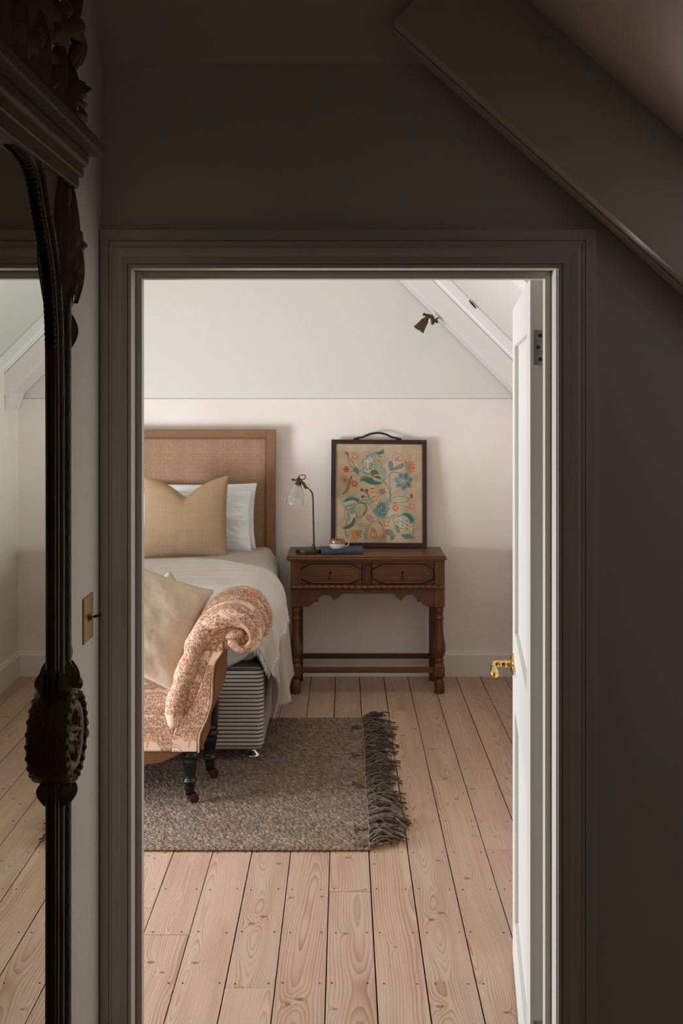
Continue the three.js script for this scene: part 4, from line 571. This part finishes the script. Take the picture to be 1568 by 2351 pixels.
  for (let i = 0; i < 12; i++) { const x = 606 + (i % 2) * 16, y = 770 + i * 8; c.strokeStyle = '#31363c'; c.lineWidth = 4; c.beginPath(); c.moveTo(611, y + 6); c.lineTo(x + (i % 2 ? 8 : -10), y - 4); c.stroke(); } stroke([[612, 765], [610, 860]], '#31363c', 3); for (let i = 0; i < 9; i++) { c.strokeStyle = '#31363c'; c.lineWidth = 4; c.beginPath(); c.moveTo(585 + i * 9, 745 - i * 3); c.lineTo(588 + i * 9 + (i % 2 ? 6 : -3), 728 - i * 3); c.stroke(); } blob([[630, 760], [655, 745], [660, 790], [640, 800]], '#7a9a94', TE);
  // blue lotus in the middle
  const L6 = [[820, 755], [850, 745], [880, 690], [925, 700], [952, 655], [968, 700], [955, 770], [930, 825], [880, 828], [840, 800]]; blob(L6, '#74888a', '#8fa59c', 10); for (const [a, b] of [[-0.9, 46], [-0.45, 70], [-1.35, 66], [-1.9, 46], [-0.1, 44]]) { c.save(); c.translate(885, 790); c.rotate(a); blob([[6, -10], [b * 0.6, -16], [b + 18, 0], [b * 0.6, 16], [6, 10]], '#84949a', '#36505f', 5); c.restore(); }
  // grey leaf at the foot of the trunk, lily leaf, buds
  blob([[935, 935], [970, 930], [1000, 960], [1005, 1000], [985, 1015], [975, 980], [950, 965]], '#6c6f55', '#39412f', 6);
  blob([[975, 690], [1010, 655], [1080, 650], [1140, 665], [1110, 690], [1040, 698]], '#c2b78c', OL2, 5); stroke([[985, 682], [1060, 672], [1130, 672]], OL2, 3); blob([[1150, 625], [1168, 630], [1165, 665], [1148, 655]], '#56683c', null);
  blob([[695, 885], [740, 880], [790, 890], [750, 905]], '#b8ad85', OL2, 4); blob([[785, 915], [778, 960], [760, 1010], [752, 960]], '#a09a70', OL2, 5);
  blob([[770, 815], [800, 808], [830, 835], [820, 862], [785, 862]], '#b58f8c', '#8f6468'); blob([[645, 945], [680, 935], [705, 960], [695, 1000], [655, 995]], '#dd8f34', '#b5602c', 4); blob([[672, 945], [700, 958], [690, 990]], '#c9562e', null); blob([[695, 940], [735, 945], [712, 965], [725, 995], [698, 975]], '#8a927c', TE);
  blob([[800, 955], [830, 930], [855, 960], [850, 998], [815, 995]], '#d5725a', '#a84c40', 4); for (let i = 0; i < 4; i++) stroke([[808 + i * 12, 960], [818 + i * 9, 990]], '#f0cdb0', 4); stroke([[815, 930], [825, 910], [840, 930]], '#7b7f4a', 4);
  // spotted pod, lower right
  const L7 = [[1005, 830], [1060, 815], [1110, 815], [1160, 850], [1172, 910], [1160, 965], [1110, 935], [1060, 930], [1020, 890]]; blob(L7, '#cdc2a4', '#6f8070', 7); blob([[1065, 800], [1110, 783], [1165, 810], [1180, 870], [1150, 865], [1120, 825]], '#35685f', TL, 8);
  for (let i = 0; i < 46; i++) { const x = 1015 + (i * 37 % 150), y = 825 + (i * 23 % 125); if ((x - 1090) ** 2 / 5600 + (y - 885) ** 2 / 3300 > 0.9) continue; c.fillStyle = '#343a38'; c.beginPath(); c.arc(x, y, 4.6, 0, 7); c.fill(); }
  blob([[1060, 925], [1100, 922], [1150, 945], [1120, 965], [1065, 955]], '#d9b375', '#a9824a', 3); blob([[1020, 895], [1050, 915], [1055, 950], [1035, 955]], '#4f7a70', TE); blob([[1070, 975], [1130, 965], [1195, 1000], [1140, 1006], [1090, 1000]], '#4a7f78', TL, 6);
  c.setTransform(1, 0, 0, 1, 0, 0); c.fillStyle = 'rgba(150,120,85,0.16)'; c.fillRect(0, 0, w, h);
}, 1, 1);
embroidery.wrapS = embroidery.wrapT = THREE.ClampToEdgeWrapping;
{ const s = thing('embroidered_screen', 'framed embroidery of flowers and leaves on linen, with a top handle, leaning on the wall', 'picture');
  const fd = 6.185, x0 = X(759, fd), x1 = X(980, fd), h = Y(1010, fd) - TT, w = x1 - x0, fw = 0.0275, fwB = 0.03;
  const rail = (a, b, c, e, n) => mesh(n, box(a, b, c, e, -0.009, 0.009, 0.003, n === 'stile' ? 'y' : 'x', 2), M.mahogany, s);
  rail(0, fw, 0, h, 'stile'); rail(w - fw, w, 0, h, 'stile'); rail(fw, w - fw, h - 0.026, h, 'rail'); rail(fw, w - fw, 0, fwB, 'rail');
  const pw = w - 2 * fw, ph = h - fwB - 0.026; const panel = new THREE.BoxGeometry(pw + 0.006, ph + 0.006, 0.004).translate(w / 2, fwB + ph / 2, -0.003);
  mesh('needlework', panel, std({ map: embroidery, roughness: 0.95, bumpMap: tanBump, bumpScale: 0.0003 }), s);
  mesh('glass', new THREE.BoxGeometry(pw + 0.004, ph + 0.004, 0.002).translate(w / 2, fwB + ph / 2, 0.003), phys({ color: '#ffffff', transmission: 1, roughness: 0.02, thickness: 0, ior: 1.5 }), s);
  mesh('backing', new THREE.BoxGeometry(pw + 0.01, ph + 0.01, 0.003).translate(w / 2, fwB + ph / 2, -0.0075), M.oakDark, s);
  const hx = p => X(p, fd) - x0, hp = [[812, 0.004], [820, 0.010], [832, 0.016], [848, 0.034], [866, 0.041], [884, 0.034], [900, 0.016], [912, 0.010], [920, 0.004]].map(([a, b]) => new V3(hx(a), h + b, 0));
  mesh('handle', tube(hp, t => 0.0062, 60, 12), M.mahogany, s); for (const a of [818, 914]) mesh('handle_foot', box(hx(a) - 0.016, hx(a) + 0.016, h, h + 0.013, -0.007, 0.007, 0.005, 'x', 2), M.mahogany, s);
  s.position.set(x0, TT + 0.003, -6.185); s.rotation.x = -0.10; s.rotation.order = 'ZYX'; s.position.z += 0.0; s.rotation.z = -0.006; }

// ---------------------------------------------------------------- lamp, book, cup
{ const l = thing('table_lamp', 'small bronze task lamp with a ribbed glass shade on the side table', 'lamp');
  const d = 6.02, bx = X(709, d), p = (a, b, dd = 0) => { const q = at(a, b, d); q.z += dd; return q; };
  mesh('base', lathe([[0, 0.0], [0.074, 0.0], [0.076, 0.002], [0.076, 0.018], [0.074, 0.021], [0.05, 0.0225], [0, 0.0225]], bx, TT + 0.0005, -d, 56), M.bronze, l);
  const px = X(720, d); mesh('collar', lathe([[0.0105, 0], [0.0105, 0.012], [0.008, 0.016], [0.0085, 0.02], [0.006, 0.026]], px, TT + 0.022, -d, 24), M.bronze, l);
  mesh('stem', tube([p(720.5, 1250), p(720, 1220), p(719.2, 1180), p(718.2, 1145), p(716.5, 1132), p(711, 1124), p(703, 1118.5), p(699, 1115.5)], 0.0052, 70, 14), M.bronze, l);
  const j = grp('knuckle_joint', l);
  mesh('bracket', tube([p(702, 1119), p(697, 1111), p(693, 1107)], 0.0085, 12, 14), M.bronze, j); mesh('pivot', new THREE.CylinderGeometry(0.008, 0.008, 0.03, 16).rotateX(PI / 2).translate(...p(697, 1110).toArray()), M.bronze, j);
  mesh('pivot', new THREE.CylinderGeometry(0.0075, 0.0075, 0.028, 16).rotateX(PI / 2).translate(...p(691, 1103).toArray()), M.bronze, j); mesh('link', tube([p(691, 1103), p(697, 1110)], 0.006, 4, 10), M.bronze, j);
  mesh('loop', tube([p(686, 1095), p(688, 1091.5), p(699, 1091), p(701, 1093), p(698.5, 1100), p(691, 1101)], 0.0026, 40, 8), M.bronze, j);
  // shade tilts towards the bed
  const sh = new THREE.Group(); const C = (g) => g.rotateZ(-0.16).translate(...p(684, 1113).toArray());
  mesh('lamp_holder', C(lathe([[0, 0.044], [0.006, 0.044], [0.008, 0.038], [0.0145, 0.036], [0.0145, 0.012], [0.019, 0.006], [0.019, -0.004], [0.015, -0.006]], 0, 0, 0, 28)), M.bronze, l);
  mesh('switch_knob', C(new THREE.CylinderGeometry(0.0055, 0.0055, 0.014, 12).rotateZ(PI / 2).translate(-0.024, 0.024, 0)), M.bronze, l); mesh('switch_knob', C(new THREE.SphereGeometry(0.0075, 14, 10).translate(-0.034, 0.024, 0)), M.bronze, l);
  const pr = [[0.019, 0], [0.026, -0.010], [0.036, -0.030], [0.043, -0.055], [0.0475, -0.080], [0.050, -0.104], [0.0515, -0.112], [0.0495, -0.112], [0.048, -0.104], [0.0455, -0.080], [0.041, -0.055], [0.034, -0.030], [0.024, -0.011], [0.017, -0.002]];
  const glass = lathe(pr, 0, 0, 0, 144); { const q = glass.attributes.position; for (let i = 0; i < q.count; i++) { const a = Math.atan2(q.getZ(i), q.getX(i)), rr = Math.hypot(q.getX(i), q.getZ(i)), y = q.getY(i), k = 1 + 0.022 * Math.cos(a * 36) * sstep(-0.005, -0.02, y) * (1 - sstep(-0.096, -0.104, y)); q.setX(i, q.getX(i) * k); q.setZ(i, q.getZ(i) * k); } glass.computeVertexNormals(); }
  mesh('glass_shade', C(glass), phys({ color: '#f2f4f2', transmission: 0.92, roughness: 0.06, ior: 1.45, thickness: 0.003 }), l);
  mesh('bulb', C(lathe([[0, -0.075], [0.010, -0.073], [0.016, -0.062], [0.0165, -0.052], [0.012, -0.034], [0.010, -0.018], [0.010, -0.004]], 0, 0, 0, 24)), phys({ color: '#f3e3c0', transmission: 0.7, roughness: 0.1, thickness: 0, ior: 1.4 }), l); }
{ const b = thing('book', 'worn blue hardback book under the cup on the side table', 'book');
  const d = 5.95, x0 = X(737, d), x1 = X(835, d), y = TT + 0.0005, t = 0.0255; 
  const cov = canvasTex(512, 128, (c, w, h) => { const r = rng(8); c.fillStyle = '#3c4853'; c.fillRect(0, 0, w, h); for (let i = 0; i < 500; i++) { c.fillStyle = ['rgba(90,110,130,0.25)', 'rgba(30,45,65,0.3)', 'rgba(170,165,160,0.22)', 'rgba(120,80,75,0.22)'][i % 4]; c.fillRect(r() * w, r() * h, 2 + r() * 40, 1 + r() * 5); } });
  const spine = canvasTex(512, 96, (c, w, h) => { const r = rng(9); c.fillStyle = '#2b3f4d'; c.fillRect(0, 0, w, h); for (let i = 0; i < 260; i++) { c.fillStyle = ['rgba(70,95,115,0.3)', 'rgba(25,45,65,0.3)', 'rgba(150,160,170,0.2)'][i % 3]; c.fillRect(r() * w, r() * h, 2 + r() * 25, 1 + r() * 4); } c.fillStyle = 'rgba(160,175,185,0.4)'; c.fillRect(14, 0, 4, h); c.fillRect(w - 22, 0, 4, h); });
  const cm = std({ map: cov, roughness: 0.7 }), g = (w, h, dd, px, py, pz) => new RoundedBoxGeometry(w, h, dd, 2, 0.001).translate(px, py, pz), w = x1 - x0;
  const q = grp('cover', b); mesh('front_board', g(w, 0.003, 0.135, w / 2, t - 0.0015, -0.0675), cm, q); mesh('back_board', g(w, 0.003, 0.135, w / 2, 0.0015, -0.0675), cm, q);
  const sp = extr(shapeOf([[0, 0.0005], [0.0035, 0.003], [0.0045, t / 2], [0.0035, t - 0.003], [0, t - 0.0005], [-0.003, t - 0.001], [-0.003, 0.001]]), w, 0.0005).rotateY(-PI / 2).translate(w, 0, 0); { sp.computeBoundingBox(); const p = sp.attributes.position, u = sp.attributes.uv; for (let i = 0; i < p.count; i++) u.setXY(i, p.getX(i) / w, p.getY(i) / t); } sp.computeVertexNormals(); mesh('spine', sp, std({ map: spine, roughness: 0.65 }), q);
  mesh('pages', box(0.003, w - 0.003, 0.003, t - 0.003, -0.131, -0.003, 0.0005, 'x'), std({ color: '#cdbf9f', roughness: 1 }), b);
  b.position.set(x0, y, -d + 0.0); b.rotation.y = 0.05; }
{ const c = thing('cup', 'brown and cream stoneware cup standing on the blue book', 'cup');
  const glaze = dataTex(256, 256, (u, v) => { const e = 0.56 + 0.03 * (noise(u * 12, 2, 4, 12, 0) - 0.5) , k = sstep(e - 0.02, e + 0.02, v), rim = sstep(0.93, 0.96, v), n = 0.92 + 0.16 * fbm(u * 12, v * 12, 7, 3, 12, 12); const a = [0.85, 0.79, 0.70], b = [0.56, 0.40, 0.27]; return [0, 1, 2].map(i => mix(mix(a[i], b[i], k), 0.50 - i * 0.09, rim) * n); });
  const pr = [[0.0001, 0.004], [0.030, 0.0], [0.033, 0.001], [0.039, 0.006], [0.044, 0.016], [0.0455, 0.028], [0.0445, 0.042], [0.0435, 0.050], [0.0425, 0.0515], [0.041, 0.050], [0.0415, 0.04], [0.042, 0.028], [0.040, 0.016], [0.034, 0.008], [0.0001, 0.006]];
  const g = lathe(pr, 0, 0, 0, 48); { const p = g.attributes.position, u = g.attributes.uv; for (let i = 0; i < p.count; i++) u.setY(i, p.getY(i) / 0.0515 * 0.97); }
  const gm = phys({ map: glaze, roughness: 0.3, clearcoat: 0.5 }); mesh('bowl', g, gm, c);
  const hd = tube([new V3(0.042, 0.042, 0), new V3(0.055, 0.047, 0), new V3(0.066, 0.041, 0), new V3(0.067, 0.026, 0), new V3(0.057, 0.013, 0), new V3(0.043, 0.011, 0)], 0.0042, 40, 12); mesh('handle', hd, std({ color: '#d3c3ab', roughness: 0.3 }), c);
  const d = 5.99; c.position.set(X(774, d), TT + 0.0268, -d); c.rotation.y = 0.12; }

// ---------------------------------------------------------------- spotlight on the truss, switch on the hall wall
{ const s = thing('spotlight', 'small aged brass spotlight fixed to the far roof truss', 'lamp');
  const d = 6.1, p = (a, b, k = 0) => { const q = at(a, b, d); q.z += k; return q; }, br = std({ color: '#594629', metalness: 0.8, roughness: 0.42, bumpMap: plasterBump, bumpScale: 0.0006 });
  const C = (g) => g.rotateZ(-0.61).translate(...p(971, 743).toArray());
  mesh('shade', C(lathe([[0.0, 0.055], [0.010, 0.055], [0.0125, 0.050], [0.0125, 0.036], [0.015, 0.030], [0.020, 0.026], [0.0215, 0.014], [0.0235, 0.004], [0.0235, 0.0], [0.026, -0.003], [0.028, -0.016], [0.032, -0.033], [0.0345, -0.036], [0.0355, -0.043], [0.033, -0.044], [0.029, -0.030], [0.024, -0.01], [0.0, -0.004]], 0, 0, 0, 36)), br, s);
  const slots = []; for (let i = 0; i < 10; i++) { const a = i / 10 * 2 * PI; slots.push(new THREE.CapsuleGeometry(0.0016, 0.010, 3, 6).translate(0.0222, 0.009, 0).rotateY(a)); } mesh('vent_slots', slots.map(C), M.black, s);
  mesh('lens', C(new THREE.CylinderGeometry(0.027, 0.027, 0.002, 28).translate(0, -0.036, 0)), std({ color: '#d8d2c4', roughness: 0.15 }), s);
  mesh('arm', tube([p(976, 733), p(981, 729), p(988, 726), p(994, 730)], 0.0075, 16, 12), br, s); mesh('adjusting_knob', [new THREE.SphereGeometry(0.010, 14, 10).translate(...p(974, 722).toArray()), tube([p(974, 722), p(988, 724)], 0.006, 6, 10)], br, s);
  mesh('swivel', [new THREE.SphereGeometry(0.013, 16, 12).translate(...p(990, 727).toArray()), new THREE.SphereGeometry(0.010, 14, 10).translate(...p(993, 742).toArray()), tube([p(990, 727), p(993, 742)], 0.008, 6, 10)], br, s);
  mesh('wall_plate', lathe([[0, 0.012], [0.012, 0.012], [0.022, 0.008], [0.030, 0.003], [0.030, 0]], 0, 0, 0, 28).rotateZ(PI / 4 * 1.0).translate(...p(1001, 737).toArray()), br, s); mesh('mounting_stem', tube([p(1003, 739), p(994, 733)], 0.008, 4, 12), br, s); }
{ const s = thing('light_switch', 'brass toggle light switch plate on the dim hall wall', 'switch');
  const h = (Y(1363, 2.05) + Y(1475, 2.05)) / 2 + 0.0, hh = 0.044, da = 2.012, db = 2.086;
  mesh('plate', box(HX, HX + 0.0035, h - hh, h + hh, -db, -da, 0.0012, 'y', 2), M.satinBrass, s);
  const dm = (da + db) / 2, ym = h + 0.002; mesh('bush', lathe([[0.0085, 0], [0.0085, 0.003], [0.0065, 0.0035], [0.0065, 0.007], [0.0045, 0.009], [0, 0.009]], 0, 0, 0, 6).rotateZ(-PI / 2).translate(HX + 0.003, ym, -dm), M.satinBrass, s);
  mesh('toggle', tube([new V3(HX + 0.010, ym, -dm), new V3(HX + 0.018, ym + 0.002, -dm), new V3(HX + 0.026, ym + 0.004, -dm)], [0.0022, 0.0028, 0.0036], 12, 12), M.bronze, s); }

// ---------------------------------------------------------------- carved mirror on the hall's left wall
{ const m = thing('wall_mirror', 'tall mirror in a dark carved wooden frame with cornice and openwork crest', 'mirror');
  const carve = grey(256, 256, (u, v) => 0.6 * fbm(u * 8, v * 8, 61, 4, 8, 8) + 0.4 * noise(u * 30, v * 30, 3, 30, 30), 5, 5);
  const wd = std({ color: '#5f4830', roughness: 0.58, bumpMap: carve, bumpScale: 0.0025 }), gilt = std({ color: '#6e552c', roughness: 0.5, metalness: 0.25, bumpMap: carve, bumpScale: 0.002 });
  const xg = -0.457, xf = -0.450, c0 = 1.18, hb = 0.2;    // glass plane, front plane, centre line
  const right = [[1.629, hb], [1.629, 1.775], [1.624, 1.82], [1.612, 1.87], [1.598, 1.905], [1.574, 1.942], [1.553, 1.975], [1.533, 2.006], [1.515, 2.022], [1.49, 2.034], [1.43, 2.041]];
  const open = [...right, ...right.slice().reverse().map(([d, h]) => [2 * c0 - d, h])];
  const sideX = (pts, holes, x0, x1, bev = 0) => uvm(extr(shapeOf(pts, holes), x1 - x0, bev).rotateY(PI / 2).translate(x0, 0, 0));
  mesh('glass', sideX([[0.68, hb - 0.02], [1.68, hb - 0.02], [1.68, 2.06], [0.68, 2.06]], [], xg - 0.006, xg), std({ color: '#c6c9bd', metalness: 1, roughness: 0.0 }), m);
  const R = [[0.66, 0.12], [1.70, 0.12], [1.70, 2.055], [0.66, 2.055]], grow = (k) => open.map(([d, h]) => [c0 + (d - c0) * (1 + k / 0.449), h < 0.3 ? h - k : h + k * sstep(1.7, 2.02, h)]);
  mesh('frame', sideX(R, [open.slice().reverse()], HX, xf, 0.002), wd, m);
  // mouldings that follow the opening, and one along the outer edge
  const follow = (k, x, r, mat, n) => mesh(n, tube(grow(k).slice(0, 11).map(([d, h]) => new V3(x, h, -d)), r, 120, 8, false), mat, m);
  follow(0.006, xf, 0.004, gilt, 'inner_moulding'); follow(0.021, xf + 0.001, 0.0075, wd, 'hollow_moulding'); follow(0.034, xf + 0.001, 0.003, gilt, 'fillet');
  mesh('outer_moulding', tube([new V3(xf, 0.13, -1.686), new V3(xf, 2.03, -1.686)], 0.010, 8, 10), wd, m);
  const beads = []; { const cv = new THREE.CatmullRomCurve3(open.slice(1, 11).map(([d, h]) => new V3(xg + 0.005, h, -d + 0.002))); const n = 42; for (let i = 0; i <= n; i++) { const p = cv.getPointAt(i / n); beads.push(new THREE.SphereGeometry(0.0042, 8, 6).translate(p.x, p.y, p.z)); } } mesh('bead_edge', beads, wd, m);
  // carved leaves: pointed ridged petals in the (d, h) plane
  const leafG = (d, h, L, B, a, x = xf, th = 0.014) => { const g = grid(10, 6, (u, v) => { const w = Math.sin(Math.PI * Math.pow(u, 0.75)) * B * (1 + 0.16 * Math.cos(u * 26)), y = (v - 0.5) * 2; return new V3(u * L, y * w, th * (1 - y * y) * Math.sin(PI * clamp(u * 0.93 + 0.07)) + 0.004 * Math.cos(y * 9) * (1 - y * y)); }, L, B * 2); g.rotateZ(a).rotateY(PI / 2); return g.translate(x, h, -d); };
  const scroll = (pts, r, x = xf) => tube(pts.map(([d, h, dx]) => new V3(x + (dx || 0), h, -d)), r, 50, 10);
  const md = (px, x) => -x * F / (VX - px), mh = (px, py, x) => EYE - (py - VY) * md(px, x) / F, pt = (px, py, x = -0.44, dx = 0) => [md(px, x), mh(px, py, x), dx];
  // shoulder blocks below the cornice with hanging leaves
  mesh('shoulder_block', sideX([[1.69, 1.845], [1.748, 1.845], [1.752, 2.04], [1.69, 2.04]], [], HX, -0.452, 0.004), wd, m);
  mesh('shoulder_leaf', [leafG(1.715, 2.04, 0.19, 0.028, -PI / 2), leafG(1.69, 2.03, 0.22, 0.024, -PI / 2 - 0.06), leafG(1.735, 1.96, 0.11, 0.022, -PI / 2 + 0.15), leafG(1.65, 2.04, 0.20, 0.02, -PI / 2 - 0.12), leafG(1.74, 1.945, 0.05, 0.03, 0.2), new THREE.SphereGeometry(0.016, 12, 8).scale(0.8, 1.6, 1).translate(-0.452, 1.955, -1.752)], wd, m);
  mesh('pendant_drop', [new THREE.SphereGeometry(0.014, 12, 8).scale(0.7, 0.8, 1).translate(-0.462, 1.822, -1.735), leafG(1.70, 1.83, 0.06, 0.012, -PI / 2)], wd, m);
  // small ornaments down the outer edge
  const edge = (px, py, w, hgt) => new THREE.SphereGeometry(1, 12, 10).scale(0.012, hgt, w).translate(-0.462, mh(px, py, -0.455), -md(px, -0.455));
  mesh('edge_ornament', [edge(155, 795, 0.008, 0.02), edge(155, 885, 0.017, 0.018), edge(157, 922, 0.016, 0.008), edge(156, 960, 0.014, 0.006), edge(155, 985, 0.018, 0.013), edge(154, 1012, 0.01, 0.006), edge(156, 1470, 0.022, 0.022), edge(158, 1500, 0.026, 0.02), edge(157, 1530, 0.024, 0.022), edge(156, 1555, 0.012, 0.008), edge(155, 1805, 0.018, 0.012), edge(155, 1840, 0.016, 0.012)], wd, m);
  // round rosette boss
  { const rd = 1.666, rh = mh(175, 1682, -0.43), rx = xf; const g = [lathe([[0.0, 0.012], [0.020, 0.016], [0.024, 0.010], [0.034, 0.009], [0.040, 0.020], [0.052, 0.024], [0.058, 0.018], [0.062, 0.018], [0.068, 0.026], [0.074, 0.022], [0.0765, 0.0], [0.074, -0.03]].reverse(), 0, 0, 0, 40).rotateZ(-PI / 2).translate(rx, rh, -rd)];
    for (let i = 0; i < 8; i++) { const a = i / 8 * 2 * PI; g.push(leafG(rd + Math.cos(a) * 0.012, rh + Math.sin(a) * 0.012, 0.042, 0.014, a, rx + 0.010, 0.012)); } for (let i = 0; i < 22; i++) { const a = i / 22 * 2 * PI; g.push(new THREE.SphereGeometry(0.0065, 8, 6).translate(rx + 0.022, rh + Math.sin(a) * 0.066, -rd - Math.cos(a) * 0.066)); }
    for (const [a, k] of [[1.2, 0.05], [1.57, 0.055], [1.9, 0.05], [0.9, 0.04], [-1.4, 0.05], [-1.8, 0.04]]) g.push(leafG(rd + Math.cos(a) * 0.07, rh + Math.sin(a) * 0.07, k, 0.014, a, rx + 0.004)); g.push(new THREE.SphereGeometry(0.011, 10, 8).translate(rx + 0.016, rh - 0.02, -rd - 0.081), new THREE.SphereGeometry(0.010, 10, 8).translate(rx + 0.016, rh - 0.002, -rd - 0.082)); mesh('rosette', g.map(q => q.translate(0, -rh, rd).scale(1, 0.98, 0.87).translate(0, rh, -rd)), gilt, m); }
  // cornice: stepped mouldings along the top
  const corn = (x0, x1, h0, h1, de, mat, n, r = 0.003) => mesh(n, box(x0, x1, h0, h1, -de, -(2 * c0 - de), r, 'z', 2), mat, m);
  corn(HX, -0.440, 2.040, 2.060, 1.738, wd, 'cornice'); corn(HX, -0.430, 2.057, 2.074, 1.730, gilt, 'cornice'); corn(HX, -0.420, 2.072, 2.097, 1.726, wd, 'cornice', 0.008);
  mesh('cornice_top', uvm(extr(shapeOf([[HX, 2.095], [-0.402, 2.095], [-0.400, 2.099], [-0.400, 2.113], [-0.404, 2.118], [-0.445, 2.165], [-0.458, 2.185], [HX, 2.185]]), 1.748 - 0.612, 0.002).translate(0, 0, -1.748), 'z'), wd, m);
  // openwork crest of scrolls and leaves
  const cx = -0.455, S = (list, r) => scroll(list.map(([a, b]) => [md(a, cx), mh(a, b, cx), 0]), r, cx), Lf = (px, py, L, B, a) => leafG(md(px, cx), mh(px, py, cx) - 0.035, L * 1.12, B, a, cx, 0.018);
  const cr = grp('crest', m);
  mesh('scroll', [S([[176, -20], [172, 20], [160, 60], [176, 85], [184, 105], [178, 130], [160, 150]], 0.013), S([[150, 20], [130, 35], [110, 30], [100, 15]], 0.014)], wd, cr);
  mesh('scroll', [S([[175, 60], [150, 65], [120, 75], [95, 85], [60, 95]], 0.016), S([[184, 105], [165, 125], [150, 150], [158, 190], [170, 225], [178, 250]], 0.013), S([[60, 60], [85, 80], [95, 110], [110, 135], [135, 150]], 0.013)], wd, cr);
  mesh('leaf', [Lf(165, 170, 0.085, 0.018, 0.45), Lf(160, 180, 0.06, 0.018, 0.05), Lf(165, 190, 0.05, 0.015, -0.6), Lf(150, 230, 0.10, 0.022, 1.4), Lf(120, 200, 0.12, 0.03, 1.3), Lf(90, 190, 0.14, 0.03, 1.7), Lf(55, 180, 0.15, 0.04, 1.5), Lf(20, 190, 0.2, 0.04, 1.4), Lf(-20, 200, 0.24, 0.05, 1.5), Lf(140, 90, 0.1, 0.025, 2.2), Lf(100, 60, 0.12, 0.035, 1.9), Lf(50, 40, 0.12, 0.04, 1.5), Lf(70, 110, 0.09, 0.03, 2.6), Lf(140, 215, 0.09, 0.026, 0.9), Lf(105, 150, 0.07, 0.02, 0.9), Lf(30, 100, 0.10, 0.04, 1.8)], wd, cr);
  mesh('crest_back', sideX([[1.30, 2.15], [1.66, 2.15], [1.63, 2.19], [1.56, 2.20], [1.50, 2.26], [1.42, 2.29], [1.40, 2.42], [1.18, 2.48], [1.18, 2.15]], [], HX + 0.004, cx - 0.006, 0.003), wd, cr);
  mesh('bottom_moulding', box(HX, -0.435, 0.10, 0.16, -1.72, -0.64, 0.012, 'z', 2), wd, m); }
renderer.render(scene, camera);
